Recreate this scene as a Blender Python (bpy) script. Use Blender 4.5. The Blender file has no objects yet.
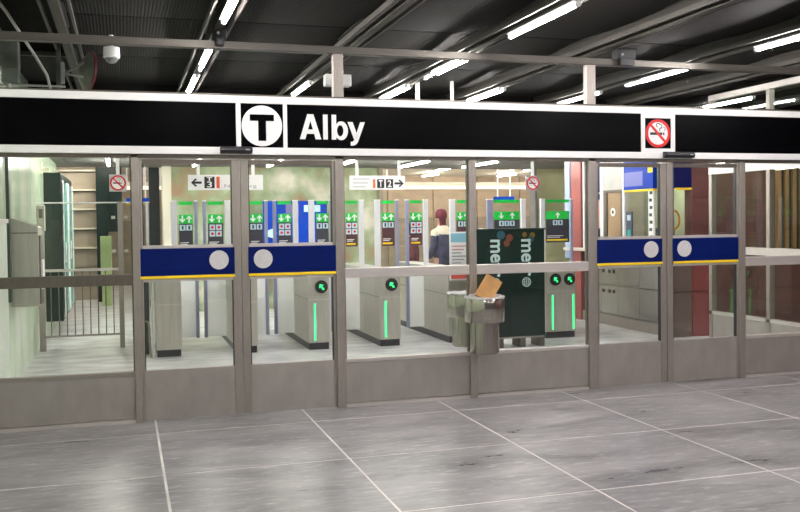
import bpy, bmesh, math, random
from mathutils import Vector, Matrix
random.seed(7)
scene = bpy.context.scene
C = scene.collection

# ------------------------------------------------------------------ camera
F_PX, YAW, PITCH, ROLL, SHIFT = 901.2, 0.29732, -0.02684, -0.01246, -10.8
cam_d = bpy.data.cameras.new('camera')
cam = bpy.data.objects.new('camera', cam_d)
C.objects.link(cam)
cam_d.sensor_width = 36.0
cam_d.lens = F_PX / 800 * 36.0
cam_d.shift_y = SHIFT / 800
cam_d.clip_start = 0.05
cam_d.clip_end = 200
fw = Vector((math.sin(YAW) * math.cos(PITCH), math.cos(YAW) * math.cos(PITCH), math.sin(PITCH)))
r0 = Vector((math.cos(YAW), -math.sin(YAW), 0))
u0 = r0.cross(fw)
rr = r0 * math.cos(ROLL) + u0 * math.sin(ROLL)
uu = -r0 * math.sin(ROLL) + u0 * math.cos(ROLL)
cam.matrix_world = Matrix(((rr.x, uu.x, -fw.x, 0.0), (rr.y, uu.y, -fw.y, -7.812),
                           (rr.z, uu.z, -fw.z, 1.654), (0, 0, 0, 1)))
scene.camera = cam

# ------------------------------------------------------------------ world, exposure
world = bpy.data.worlds.new('world')
scene.world = world
world.use_nodes = True
world.node_tree.nodes['Background'].inputs[0].default_value = (0.9, 0.95, 1.0, 1)
world.node_tree.nodes['Background'].inputs[1].default_value = 0.25
vs = scene.view_settings
vs.view_transform = 'Standard'
vs.look = 'None'
vs.exposure = 1.85
vs.gamma = 1.0
vs.use_curve_mapping = False
scene.cycles.use_denoising = True
scene.cycles.transparent_max_bounces = 32
scene.cycles.max_bounces = 10
scene.cycles.sample_clamp_indirect = 6.0
TUBE_FRONT, TUBE_HIGH, TUBE_LOW = 50.0, 30.0, 27.0

# ------------------------------------------------------------------ materials
MATS = {}


def new_mat(name):
    m = bpy.data.materials.new(name)
    m.use_nodes = True
    nt = m.node_tree
    b = nt.nodes['Principled BSDF']
    MATS[name] = m
    return m, nt, b


def mat(name, col, rough=0.5, metal=0.0, var=0.0, scale=8.0, stretch=(1, 1, 1), bump=0.0, spec=0.5, col2=None,
        detail=4.0):
    m, nt, b = new_mat(name)
    b.inputs['Base Color'].default_value = (*col, 1)
    b.inputs['Roughness'].default_value = rough
    b.inputs['Metallic'].default_value = metal
    b.inputs['Specular IOR Level'].default_value = spec
    N, L = nt.nodes, nt.links
    tc = N.new('ShaderNodeTexCoord')
    mp = N.new('ShaderNodeMapping')
    mp.inputs['Scale'].default_value = stretch
    no = N.new('ShaderNodeTexNoise')
    no.inputs['Scale'].default_value = scale
    no.inputs['Detail'].default_value = detail
    L.new(tc.outputs['Object'], mp.inputs[0])
    L.new(mp.outputs[0], no.inputs['Vector'])
    rp = N.new('ShaderNodeValToRGB')
    c2 = col2 if col2 else tuple(min(1, c * (1 + var)) for c in col)
    c1 = col if col2 else tuple(c * (1 - var) for c in col)
    rp.color_ramp.elements[0].color = (*c1, 1)
    rp.color_ramp.elements[1].color = (*c2, 1)
    rp.color_ramp.elements[0].position = 0.32
    rp.color_ramp.elements[1].position = 0.68
    L.new(no.outputs['Fac'], rp.inputs[0])
    L.new(rp.outputs[0], b.inputs['Base Color'])
    if bump:
        bp = N.new('ShaderNodeBump')
        bp.inputs['Strength'].default_value = bump
        bp.inputs['Distance'].default_value = 0.01
        L.new(no.outputs['Fac'], bp.inputs['Height'])
        L.new(bp.outputs[0], b.inputs['Normal'])
    return m


def emis(name, col, strength):
    m, nt, b = new_mat(name)
    b.inputs['Base Color'].default_value = (*col, 1)
    b.inputs['Emission Color'].default_value = (*col, 1)
    b.inputs['Emission Strength'].default_value = strength
    return m


def glass(name, tint, refl=1.0, rough=0.0, mixw=None):
    m, nt, b = new_mat(name)
    N, L = nt.nodes, nt.links
    N.remove(b)
    out = [n for n in N if n.type == 'OUTPUT_MATERIAL'][0]
    tr = N.new('ShaderNodeBsdfTransparent')
    tr.inputs[0].default_value = (*tint, 1)
    gl = N.new('ShaderNodeBsdfGlossy')
    gl.inputs['Roughness'].default_value = rough
    gl.inputs[0].default_value = (refl, refl, refl, 1)
    # Schlick reflectance, the same from both sides of the pane
    lw = N.new('ShaderNodeLayerWeight')
    lw.inputs['Blend'].default_value = 0.5
    pw = N.new('ShaderNodeMath')
    pw.operation = 'POWER'
    pw.inputs[1].default_value = 5.0
    L.new(lw.outputs['Facing'], pw.inputs[0])
    ma = N.new('ShaderNodeMath')
    ma.operation = 'MULTIPLY_ADD'
    ma.inputs[1].default_value = 0.955
    ma.inputs[2].default_value = 0.035
    L.new(pw.outputs[0], ma.inputs[0])
    mx = N.new('ShaderNodeMixShader')
    L.new(ma.outputs[0], mx.inputs[0])
    L.new(tr.outputs[0], mx.inputs[1])
    L.new(gl.outputs[0], mx.inputs[2])
    last = mx
    if mixw:
        df = N.new('ShaderNodeBsdfTranslucent')
        df.inputs[0].default_value = (0.96, 0.97, 0.98, 1)
        d2 = N.new('ShaderNodeBsdfDiffuse')
        d2.inputs[0].default_value = (0.95, 0.96, 0.97, 1)
        md = N.new('ShaderNodeMixShader')
        md.inputs[0].default_value = 0.5
        L.new(df.outputs[0], md.inputs[1])
        L.new(d2.outputs[0], md.inputs[2])
        m2 = N.new('ShaderNodeMixShader')
        m2.inputs[0].default_value = mixw
        L.new(mx.outputs[0], m2.inputs[1])
        L.new(md.outputs[0], m2.inputs[2])
        last = m2
    L.new(last.outputs[0], out.inputs[0])
    return m


STEEL = mat('brushed_steel', (0.37, 0.335, 0.30), 0.42, 0.6, 0.07, 14, (9, 9, 0.8))
KICK = mat('kick_steel', (0.41, 0.375, 0.35), 0.46, 0.5, 0.07, 3, (3, 3, 1.5), detail=8)
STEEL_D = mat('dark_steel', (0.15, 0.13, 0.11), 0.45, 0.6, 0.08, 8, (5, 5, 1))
STEEL_L = mat('light_steel', (0.66, 0.61, 0.58), 0.4, 0.5, 0.06, 6, (1, 6, 6))
GATE = mat('gate_steel', (0.55, 0.53, 0.46), 0.36, 0.65, 0.08, 5, (6, 6, 0.5))
GATE_T = mat('gate_cap_steel', (0.55, 0.54, 0.50), 0.3, 0.7, 0.06, 5)
BIN = mat('bin_steel', (0.44, 0.41, 0.37), 0.15, 0.97, 0.10, 9, (6, 6, 0.2))
WHITE = mat('white_enamel', (0.90, 0.885, 0.88), 0.35, 0, 0.03, 5)
WHITE2 = mat('white_print', (0.9, 0.9, 0.9), 0.5, 0, 0.02, 5)
BLACK = mat('black_gloss', (0.0015, 0.0015, 0.002), 0.25, 0, 0.2, 3, spec=0.03)
BLACKM = mat('black_plastic', (0.012, 0.012, 0.015), 0.4, 0, 0.2, 6)
BLUE = mat('blue_vinyl', (0.0004, 0.0085, 0.105), 0.45, 0, 0.1, 3, spec=0.12)
BLUE2 = mat('bright_blue', (0.0005, 0.045, 0.42), 0.45, 0, 0.1, 3, spec=0.15)
YELLOW = mat('yellow_vinyl', (1.0, 0.68, 0.012), 0.5, 0, 0.04, 4)
RED = mat('red_print', (0.70, 0.01, 0.015), 0.4, 0, 0.03, 4)
ORANGE = mat('orange_print', (0.80, 0.13, 0.03), 0.5, 0, 0.03, 4)
DISC = mat('pale_disc', (0.66, 0.64, 0.64), 0.55, 0, 0.06, 60)
GREEN = mat('green_print', (0.0, 0.56, 0.06), 0.4, 0, 0.04, 4)
PRINT_D = mat('dark_print', (0.035, 0.035, 0.05), 0.4, 0, 0.1, 4)
PRINT_M = mat('maroon_print', (0.085, 0.028, 0.035), 0.4, 0, 0.2, 4)
ICON = mat('icon_pale_blue', (0.55, 0.72, 0.82), 0.5, 0, 0.03, 4)
GREY_T = mat('grey_print', (0.35, 0.35, 0.36), 0.5, 0, 0.05, 4)
RACK = mat('rack_green', (0.002, 0.020, 0.0135), 0.4, 0, 0.2, 2, spec=0.3)
MINT = mat('mint_print', (0.62, 0.80, 0.78), 0.5, 0, 0.05, 5)
CARD = mat('cardboard', (0.56, 0.30, 0.11), 0.8, 0, 0.12, 9, bump=0.1)
LINER = mat('liner_plastic', (0.5, 0.48, 0.48), 0.5, 0, 0.05, 20, bump=0.4)
GROUT = mat('grout', (0.78, 0.74, 0.71), 0.8, 0, 0.12, 3)
BEIGE = mat('beige_panel', (0.36, 0.30, 0.225), 0.5, 0.1, 0.12, 2, (1, 1, 3))
BEIGE_L = mat('cream_panel', (0.72, 0.66, 0.54), 0.5, 0, 0.06, 2)
BROWN = mat('brown_panel', (0.52, 0.40, 0.29), 0.5, 0, 0.15, 1.5, (1, 1, 2))
REDWALL = mat('red_tile', (0.17, 0.068, 0.062), 0.35, 0, 0.2, 2.5, (1, 1, 2))
REDP = mat('red_pillar', (0.27, 0.075, 0.068), 0.4, 0, 0.12, 3)
WOOD = mat('slat_wood', (0.34, 0.19, 0.08), 0.5, 0, 0.2, 4, (4, 4, 0.4))
DGREEN = mat('dark_green_panel', (0.004, 0.015, 0.012), 0.3, 0, 0.2, 3, spec=0.25)
TURQ = mat('turquoise_panel', (0.20, 0.50, 0.44), 0.15, 0, 0.25, 3, (1, 3, 0.5))
LIMEG = mat('lime_panel', (0.40, 0.52, 0.22), 0.5, 0, 0.15, 3)
JAMB = mat('dark_jamb', (0.012, 0.035, 0.02), 0.35, 0, 0.2, 3)
PALEG = mat('pale_green_panel', (0.42, 0.58, 0.38), 0.18, 0, 0.0, 1.2, (1, 1.6, 0.5), col2=(0.64, 0.68, 0.56))
CEIL_LOW = mat('low_ceiling', (0.20, 0.19, 0.18), 0.7, 0, 0.15, 3)
BEAM = mat('beam_steel', (0.05, 0.044, 0.037), 0.5, 0.3, 0.2, 3, (1, 0.3, 1))
DARKV = mat('void_dark', (0.012, 0.011, 0.010), 0.9, 0, 0.2, 3, spec=0.05)
RAILM = mat('ceiling_rail', (0.085, 0.076, 0.066), 0.6, 0.1, 0.15, 3)
SHELL = mat('shell_wall', (0.20, 0.20, 0.20), 0.7, 0, 0.1, 2)
CABLE = mat('grey_cable', (0.35, 0.34, 0.31), 0.5, 0, 0.1, 5)
DUCT = mat('duct_grey', (0.07, 0.078, 0.066), 0.6, 0, 0.15, 4)
MIRBACK = mat('mirror_shell', (0.13, 0.135, 0.11), 0.45, 0, 0.12, 4)
SKIN = mat('skin', (0.45, 0.26, 0.19), 0.6, 0, 0.05, 20)
JACKET = mat('jacket_blue', (0.045, 0.045, 0.085), 0.8, 0, 0.3, 12)
YOKE = mat('jacket_cream', (0.62, 0.56, 0.44), 0.8, 0, 0.1, 12)
MAROON = mat('maroon_cloth', (0.11, 0.016, 0.028), 0.85, 0, 0.2, 14)
TROUSER = mat('trouser_dark', (0.02, 0.028, 0.038), 0.85, 0, 0.2, 14)
SHOE = mat('shoe_black', (0.012, 0.012, 0.012), 0.5, 0, 0.1, 8)
GLASS = glass('clear_glass', (0.972, 0.984, 0.976), 1.0)
GLASS_U = glass('transom_glass', (0.93, 0.94, 0.94), 0.9, 0.02)
GLASS_G = glass('gate_glass', (0.95, 0.97, 0.96), 1.0)
GLASS_S = glass('side_glass', (0.90, 0.97, 0.92), 1.0)
FROST = glass('frosted_glass', (0.95, 0.97, 0.97), 1.0, 0.1, mixw=0.72)
TUBE_F = emis('tube_lamp_front', (1.0, 0.955, 0.945), TUBE_FRONT)
TUBE_H = emis('tube_lamp_hall', (1.0, 0.96, 0.935), TUBE_HIGH)
TUBE_L = emis('tube_lamp_gates', (1.0, 0.97, 0.90), TUBE_LOW)
TUBE_ADDED = emis('added_tube_platform', (1.0, 0.95, 0.85), 48.0)  # for the tubes added in the platform hall
LED = emis('green_led', (0.035, 1.0, 0.27), 0.42)
ICON_LED = emis('green_arrow_led', (0.05, 1.0, 0.30), 0.25)
TROUGH = emis('trough_lamp', (1.0, 0.92, 0.76), 0.32)


def stone():
    m, nt, b = new_mat('grey_stone')
    N, L = nt.nodes, nt.links
    geo = N.new('ShaderNodeNewGeometry')
    mp = N.new('ShaderNodeMapping')
    mp.inputs['Scale'].default_value = (0.7, 2.2, 1)
    L.new(geo.outputs['Position'], mp.inputs[0])
    n1 = N.new('ShaderNodeTexNoise')
    n1.inputs['Scale'].default_value = 1.6
    n1.inputs['Detail'].default_value = 9
    n1.inputs['Roughness'].default_value = 0.65
    n1.inputs['Distortion'].default_value = 0.6
    L.new(mp.outputs[0], n1.inputs['Vector'])
    r1 = N.new('ShaderNodeValToRGB')
    r1.color_ramp.elements[0].position = 0.3
    r1.color_ramp.elements[0].color = (0.135, 0.127, 0.131, 1)
    r1.color_ramp.elements[1].position = 0.68
    r1.color_ramp.elements[1].color = (0.37, 0.352, 0.362, 1)
    L.new(n1.outputs['Fac'], r1.inputs[0])
    # fine pale flecks
    n2 = N.new('ShaderNodeTexNoise')
    n2.inputs['Scale'].default_value = 15
    n2.inputs['Detail'].default_value = 6
    n2.inputs['Roughness'].default_value = 0.7
    mp2 = N.new('ShaderNodeMapping')
    mp2.inputs['Scale'].default_value = (0.35, 1.5, 1)
    L.new(geo.outputs['Position'], mp2.inputs[0])
    L.new(mp2.outputs[0], n2.inputs['Vector'])
    r2 = N.new('ShaderNodeValToRGB')
    r2.color_ramp.elements[0].position = 0.53
    r2.color_ramp.elements[0].color = (0, 0, 0, 1)
    r2.color_ramp.elements[1].position = 0.70
    r2.color_ramp.elements[1].color = (0.8, 0.8, 0.8, 1)
    L.new(n2.outputs['Fac'], r2.inputs[0])
    mx = N.new('ShaderNodeMix')
    mx.data_type = 'RGBA'
    mx.inputs['B'].default_value = (0.58, 0.56, 0.56, 1)
    L.new(r2.outputs[0], mx.inputs['Factor'])
    L.new(r1.outputs[0], mx.inputs['A'])
    # dark scuffs
    n3 = N.new('ShaderNodeTexNoise')
    n3.inputs['Scale'].default_value = 2.2
    n3.inputs['Detail'].default_value = 10
    n3.inputs['Roughness'].default_value = 0.75
    L.new(mp.outputs[0], n3.inputs['Vector'])
    r3 = N.new('ShaderNodeValToRGB')
    r3.color_ramp.elements[0].position = 0.56
    r3.color_ramp.elements[0].color = (0, 0, 0, 1)
    r3.color_ramp.elements[1].position = 0.72
    r3.color_ramp.elements[1].color = (0.75, 0.75, 0.75, 1)
    L.new(n3.outputs['Fac'], r3.inputs[0])
    m2 = N.new('ShaderNodeMix')
    m2.data_type = 'RGBA'
    m2.inputs['B'].default_value = (0.045, 0.043, 0.043, 1)
    L.new(r3.outputs[0], m2.inputs['Factor'])
    L.new(mx.outputs['Result'], m2.inputs['A'])
    L.new(m2.outputs['Result'], b.inputs['Base Color'])
    rr_ = N.new('ShaderNodeMapRange')
    rr_.inputs['To Min'].default_value = 0.20
    rr_.inputs['To Max'].default_value = 0.42
    L.new(n1.outputs['Fac'], rr_.inputs['Value'])
    L.new(rr_.outputs[0], b.inputs['Roughness'])
    bp = N.new('ShaderNodeBump')
    bp.inputs['Strength'].default_value = 0.06
    bp.inputs['Distance'].default_value = 0.004
    L.new(n2.outputs['Fac'], bp.inputs['Height'])
    L.new(bp.outputs[0], b.inputs['Normal'])
    return m


STONE = stone()
HALLF = mat('pale_hall_floor', (0.36, 0.36, 0.37), 0.3, 0, 0.0, 2.4, (0.8, 2.0, 1), col2=(0.74, 0.74, 0.74), detail=9)


def rockwall():
    m, nt, b = new_mat('painted_rock_green')
    N, L = nt.nodes, nt.links
    geo = N.new('ShaderNodeNewGeometry')
    n1 = N.new('ShaderNodeTexNoise')
    n1.inputs['Scale'].default_value = 1.5
    n1.inputs['Detail'].default_value = 5
    L.new(geo.outputs['Position'], n1.inputs['Vector'])
    r1 = N.new('ShaderNodeValToRGB')
    e = r1.color_ramp.elements
    e[0].position = 0.34
    e[0].color = (0.40, 0.25, 0.15, 1)
    e[1].position = 0.46
    e[1].color = (0.33, 0.37, 0.22, 1)
    for p, c in ((0.54, (0.42, 0.48, 0.31, 1)), (0.60, (0.58, 0.57, 0.44, 1)), (0.68, (0.74, 0.70, 0.60, 1))):
        q = e.new(p)
        q.color = c
    L.new(n1.outputs['Fac'], r1.inputs[0])
    L.new(r1.outputs[0], b.inputs['Base Color'])
    b.inputs['Roughness'].default_value = 0.7
    n2 = N.new('ShaderNodeTexNoise')
    n2.inputs['Scale'].default_value = 5
    n2.inputs['Detail'].default_value = 8
    L.new(geo.outputs['Position'], n2.inputs['Vector'])
    bp = N.new('ShaderNodeBump')
    bp.inputs['Strength'].default_value = 0.5
    bp.inputs['Distance'].default_value = 0.06
    L.new(n2.outputs['Fac'], bp.inputs['Height'])
    L.new(bp.outputs[0], b.inputs['Normal'])
    return m


ROCK = rockwall()


def ribbed():
    m, nt, b = new_mat('ribbed_ceiling_metal')
    N, L = nt.nodes, nt.links
    geo = N.new('ShaderNodeNewGeometry')
    sx = N.new('ShaderNodeSeparateXYZ')
    L.new(geo.outputs['Position'], sx.inputs[0])
    w = N.new('ShaderNodeTexWave')
    w.wave_type = 'BANDS'
    w.bands_direction = 'X'
    w.inputs['Scale'].default_value = 11.0
    w.inputs['Distortion'].default_value = 0.0
    L.new(geo.outputs['Position'], w.inputs['Vector'])
    w2 = N.new('ShaderNodeTexWave')
    w2.wave_type = 'BANDS'
    w2.bands_direction = 'Y'
    w2.inputs['Scale'].default_value = 11.0
    L.new(geo.outputs['Position'], w2.inputs['Vector'])
    mu = N.new('ShaderNodeMath')
    mu.operation = 'MULTIPLY'
    L.new(w.outputs['Fac'], mu.inputs[0])
    L.new(w2.outputs['Fac'], mu.inputs[1])
    rp = N.new('ShaderNodeValToRGB')
    rp.color_ramp.elements[0].color = (0.006, 0.0052, 0.0046, 1)
    rp.color_ramp.elements[1].color = (0.026, 0.022, 0.0195, 1)
    L.new(mu.outputs[0], rp.inputs[0])
    L.new(rp.outputs[0], b.inputs['Base Color'])
    b.inputs['Roughness'].default_value = 0.8
    b.inputs['Specular IOR Level'].default_value = 0.2
    bp = N.new('ShaderNodeBump')
    bp.inputs['Strength'].default_value = 0.25
    bp.inputs['Distance'].default_value = 0.01
    L.new(w.outputs['Fac'], bp.inputs['Height'])
    L.new(bp.outputs[0], b.inputs['Normal'])
    return m


RIB = ribbed()

# ------------------------------------------------------------------ mesh helpers
ROOTLOC = {}


class MB:
    """collects shapes given in world coordinates"""

    def __init__(self):
        self.v, self.f = [], []

    def add(self, vs_, fs):
        o = len(self.v)
        self.v += [tuple(p) for p in vs_]
        self.f += [tuple(o + i for i in f) for f in fs]
        return self

    def box(self, x0, x1, y0, y1, z0, z1):
        vs_ = [(x, y, z) for z in (z0, z1) for y in (y0, y1) for x in (x0, x1)]
        return self.add(vs_, [(0, 2, 3, 1), (4, 5, 7, 6), (0, 1, 5, 4), (2, 6, 7, 3), (0, 4, 6, 2), (1, 3, 7, 5)])

    def prism(self, ring, off):
        """extrude a flat ring of 3D points by the vector off"""
        n = len(ring)
        off = Vector(off)
        a = [Vector(p) for p in ring]
        vs_ = a + [p + off for p in a]
        fs = [tuple(range(n)), tuple(range(2 * n - 1, n - 1, -1))]
        fs += [(i, n + i, n + (i + 1) % n, (i + 1) % n) for i in range(n)]
        return self.add(vs_, fs)

    def plate(self, poly, y, t=0.004):
        """poly of (x,z) standing upright, front at y facing -Y"""
        return self.prism([(x, y, z) for x, z in poly], (0, t, 0))

    def cyl(self, p0, p1, r, r2=None, n=16):
        p0, p1 = Vector(p0), Vector(p1)
        r2 = r if r2 is None else r2
        d = (p1 - p0).normalized()
        a = d.orthogonal().normalized()
        b = d.cross(a)
        vs_ = []
        for p, q in ((p0, r), (p1, r2)):
            for i in range(n):
                t = 2 * math.pi * i / n
                vs_.append(p + (a * math.cos(t) + b * math.sin(t)) * q)
        fs = [tuple(range(n))[::-1], tuple(range(n, 2 * n))]
        fs += [(i, (i + 1) % n, n + (i + 1) % n, n + i) for i in range(n)]
        return self.add(vs_, fs)

    def lathe(self, prof, cx, cy, n=32, closed=False):
        """prof of (r,z) turned about the vertical axis through cx,cy"""
        m = len(prof)
        vs_ = []
        for i in range(n):
            t = 2 * math.pi * i / n
            for r, z in prof:
                vs_.append((cx + r * math.cos(t), cy + r * math.sin(t), z))
        fs = []
        for i in range(n):
            j = (i + 1) % n
            for k in range(m - 1):
                fs.append((i * m + k, j * m + k, j * m + k + 1, i * m + k + 1))
        return self.add(vs_, fs)

    def ring(self, c, ri, ro, y0, y1, n=36):
        """flat ring facing -Y"""
        vs_ = []
        for i in range(n):
            t = 2 * math.pi * i / n
            for r in (ri, ro):
                for y in (y0, y1):
                    vs_.append((c[0] + r * math.cos(t), y, c[1] + r * math.sin(t)))
        fs = []
        for i in range(n):
            a, b = i * 4, ((i + 1) % n) * 4
            fs += [(a, b, b + 2, a + 2), (a + 1, a + 3, b + 3, b + 1), (a + 2, b + 2, b + 3, a + 3), (a, a + 1, b + 1, b)]
        return self.add(vs_, fs)

    def tube(self, pts, r, n=8):
        pts = [Vector(p) for p in pts]
        prev = None
        vs_, fs = [], []
        for i, p in enumerate(pts):
            d = (pts[min(i + 1, len(pts) - 1)] - pts[max(i - 1, 0)]).normalized()
            a = d.orthogonal().normalized() if prev is None else (prev - d * prev.dot(d)).normalized()
            prev = a
            b = d.cross(a)
            for k in range(n):
                t = 2 * math.pi * k / n
                vs_.append(p + (a * math.cos(t) + b * math.sin(t)) * r)
        for i in range(len(pts) - 1):
            for k in range(n):
                fs.append((i * n + k, i * n + (k + 1) % n, (i + 1) * n + (k + 1) % n, (i + 1) * n + k))
        fs += [tuple(range(n))[::-1], tuple(range((len(pts) - 1) * n, len(pts) * n))]
        return self.add(vs_, fs)


def circ(cx, cz, r, n=32, a0=0.0, a1=2 * math.pi):
    full = abs(a1 - a0 - 2 * math.pi) < 1e-6
    k = n if full else n + 1
    return [(cx + r * math.cos(a0 + (a1 - a0) * i / n), cz + r * math.sin(a0 + (a1 - a0) * i / n)) for i in range(k)]


def tag(o, label=None, cat=None, group=None, kind=None):
    if label:
        o['label'] = label
    if cat:
        o['category'] = cat
    if group:
        o['group'] = group
    if kind:
        o['kind'] = kind
    return o


def thing(name, loc, label=None, cat=None, group=None, kind=None):
    o = bpy.data.objects.new(name, None)
    C.objects.link(o)
    o.location = loc
    o.empty_display_size = 0.1
    ROOTLOC[o] = Vector(loc)
    return tag(o, label, cat, group, kind)


def part(name, mb, material, parent=None, bevel=0.0, smooth=False, label=None, base=None):
    """links ONE mesh object; mb holds world coordinates"""
    if parent is not None:
        off = ROOTLOC[parent]
    else:
        off = Vector(base) if base is not None else Vector((0, 0, 0))
    me = bpy.data.meshes.new(name)
    me.from_pydata([tuple(Vector(p) - off) for p in mb.v], [], mb.f)
    bm = bmesh.new()
    bm.from_mesh(me)
    bmesh.ops.recalc_face_normals(bm, faces=bm.faces)
    bm.to_mesh(me)
    bm.free()
    me.materials.append(material)
    if smooth:
        for p in me.polygons:
            p.use_smooth = True
        try:
            me.set_sharp_from_angle(angle=math.radians(38))
        except Exception:
            pass
    o = bpy.data.objects.new(name, me)
    C.objects.link(o)
    ROOTLOC[o] = off
    if parent is not None:
        o.parent = parent
    else:
        o.location = off
    if bevel:
        b = o.modifiers.new('bevel', 'BEVEL')
        b.width = bevel
        b.segments = 2
        b.limit_method = 'ANGLE'
    if label:
        o['label'] = label
    return o


def B(*a):
    return MB().box(*a)


def rect(x0, x1, z0, z1):
    return [(x0, z0), (x1, z0), (x1, z1), (x0, z1)]


TEXT_CACHE = {}


def text_geo(s, bold):
    key = (s, bold)
    if key not in TEXT_CACHE:
        cu = bpy.data.curves.new('lettering', 'FONT')
        cu.body = s
        cu.offset = bold
        cu.resolution_u = 6
        cu.extrude = 0.01
        o = bpy.data.objects.new('lettering', cu)
        C.objects.link(o)
        dg = bpy.context.evaluated_depsgraph_get()
        me = bpy.data.meshes.new_from_object(o.evaluated_get(dg))
        TEXT_CACHE[key] = ([tuple(v.co) for v in me.vertices], [tuple(p.vertices) for p in me.polygons])
        bpy.data.objects.remove(o)
        bpy.data.curves.remove(cu)
        bpy.data.meshes.remove(me)
    return TEXT_CACHE[key]


def text_mb(s, x0, x1, z0, z1, y, t=0.003, bold=0.0, turn=False):
    """lettering fitted in the rectangle, facing -Y. turn: reads downwards"""
    v, f = text_geo(s, bold)
    ax = [p[0] for p in v]
    ay = [p[1] for p in v]
    a0, a1, b0, b1 = min(ax), max(ax), min(ay), max(ay)
    out = []
    for p in v:
        u, w = (p[0] - a0) / (a1 - a0), (p[1] - b0) / (b1 - b0)
        yy = y if p[2] > 0 else y + t
        if turn:
            out.append((x0 + w * (x1 - x0), yy, z1 - u * (z1 - z0)))
        else:
            out.append((x0 + u * (x1 - x0), yy, z0 + w * (z1 - z0)))
    return MB().add(out, f)


def arrow_poly(cx, cz, h, ang=0.0):
    """arrow pointing up, turned by ang (counter-clockwise)"""
    w = h * 0.42
    pts = [(0, .5 * h), (w, .06 * h), (w * .62, -.06 * h), (.11 * h, .2 * h), (.11 * h, -.5 * h), (-.11 * h, -.5 * h),
           (-.11 * h, .2 * h), (-w * .62, -.06 * h), (-w, .06 * h)]
    c, s = math.cos(ang), math.sin(ang)
    return [(cx + x * c - z * s, cz + x * s + z * c) for x, z in pts]


# ------------------------------------------------------------------ the setting: floor
XL, XR = -1.1, 7.3
floor = thing('floor', (0, 0, 0), kind='structure')
part('grout_bed', B(XL, 12.0, -12.0, 0.06, -0.12, -0.0015), GROUT, floor)
part('hall_slab', B(XL - 3, 12.0, 0.06, 20.0, -0.12, 0.0), HALLF, floor)
part('outer_slab', B(XL, 12.0, -12.0, -4.187, -0.02, 0.0), STONE, floor)
J0, JW = 0.225, 1.2525
HROW = [-4.181, -2.947, -1.722, -0.492, 0.06]
g = 0.0085
for r in range(4):
    for k in range(-2, 10):
        x0, x1 = J0 + k * JW, J0 + (k + 1) * JW
        x0, x1 = max(x0, XL), min(x1, 12.0)
        if x1 - x0 < 0.05:
            continue
        part('tile', B(x0 + g, x1 - g, HROW[r] + g, HROW[r + 1] - g, -0.03, 0.0), STONE, floor)

# ------------------------------------------------------------------ ceiling
ceiling = thing('ceiling', (0, 0, 3.4), kind='structure')
BEAMS = [-1.72, -0.46, 0.79, 2.07, 3.25, 4.45, 5.8, 7.0, 8.1, 9.4]
for i, x in enumerate(BEAMS):
    m = MB()
    # channel section: web and two flanges
    m.box(x - 0.035, x + 0.035, -12, 4.3, 3.275, 3.287)
    m.box(x - 0.012, x + 0.012, -12, 4.3, 3.287, 3.43)
    m.box(x - 0.035, x + 0.035, -12, 4.3, 3.43, 3.442)
    if x > -1.1:
        part('beam', m, BEAM, ceiling)
        for dx in (-0.105, 0.105):
            part('rail', B(x + dx - .01, x + dx + .01, -12, 4.3, 3.29, 3.335), RAILM, ceiling)
YS = [-12, -9.6, -7.6, -5.6, -3.6, -1.62, 0.36, 2.3, 4.3]
for i in range(len(BEAMS) - 1):
    for k in range(len(YS) - 1):
        a, b_ = max(BEAMS[i] + 0.02, XL), BEAMS[i + 1] - 0.02
        y0, y1 = YS[k] + 0.012, YS[k + 1] - 0.012
        if i == 0 and -1.7 < YS[k] < 2:
            continue            # the open bay with the ducts
        # slightly sagging sheet
        vs_, fs = [], []
        n = 6
        for p in range(n + 1):
            t = p / n
            y = y0 + (y1 - y0) * t
            s = -0.03 * math.sin(math.pi * t)
            for (x, z) in ((a, 3.45), (b_, 3.45), (b_, 3.46), (a, 3.46)):
                vs_.append((x, y, z + s))
        for p in range(n):
            o = p * 4
            for q in range(4):
                fs.append((o + q, o + (q + 1) % 4, o + 4 + (q + 1) % 4, o + 4 + q))
        fs += [(0, 1, 2, 3), (n * 4, n * 4 + 1, n * 4 + 2, n * 4 + 3)]
        part('panel', MB().add(vs_, fs), RIB, ceiling, smooth=True)
part('deck', B(XL - 0.1, 12.0, -12, 4.42, 3.75, 3.85), DARKV, ceiling)
part('soffit', B(XL - 3, 12.0, 4.3, 4.42, 2.72, 3.75), DARKV, ceiling)
low = MB()
for k, x in enumerate([-4.1, -0.9, 0.4, 1.85, 3.1, 4.4, 5.6, 6.9, 8.4, 12.0][:-1]):
    xn = [-4.1, -0.9, 0.4, 1.85, 3.1, 4.4, 5.6, 6.9, 8.4, 12.0][k + 1]
    for y0, y1 in ((4.42, 6.0), (6.0, 8.0), (8.0, 9.8)):
        part('low_panel', B(x + .01, xn - .01, y0 + .01, y1 - .01, 2.72, 2.76), CEIL_LOW, ceiling)
part('far_deck', B(-4.1, 14.0, 9.8, 20.0, 3.05, 3.15), BEIGE_L, ceiling)

# ------------------------------------------------------------------ walls
wl = thing('wall_left', (XL, 0, 0), kind='structure')
part('backing', B(XL - 0.2, XL - 0.02, -12, 9.0, 0, 3.75), SHELL, wl)
ys = [-12, -10, -8, -6, -4, -2.0, 0.03, 1.5, 2.9, 4.3, 5.7, 7.3, 9.0]
for k in range(len(ys) - 1):
    top = 3.45 if ys[k] < 4.2 else 2.72
    part('panel', B(XL - 0.02, XL, ys[k] + .006, ys[k + 1] - .006, 0.0, top), PALEG, wl)
wb = thing('wall_back', (2.8, 9.5, 0), kind='structure')
bm = bmesh.new()
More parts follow.
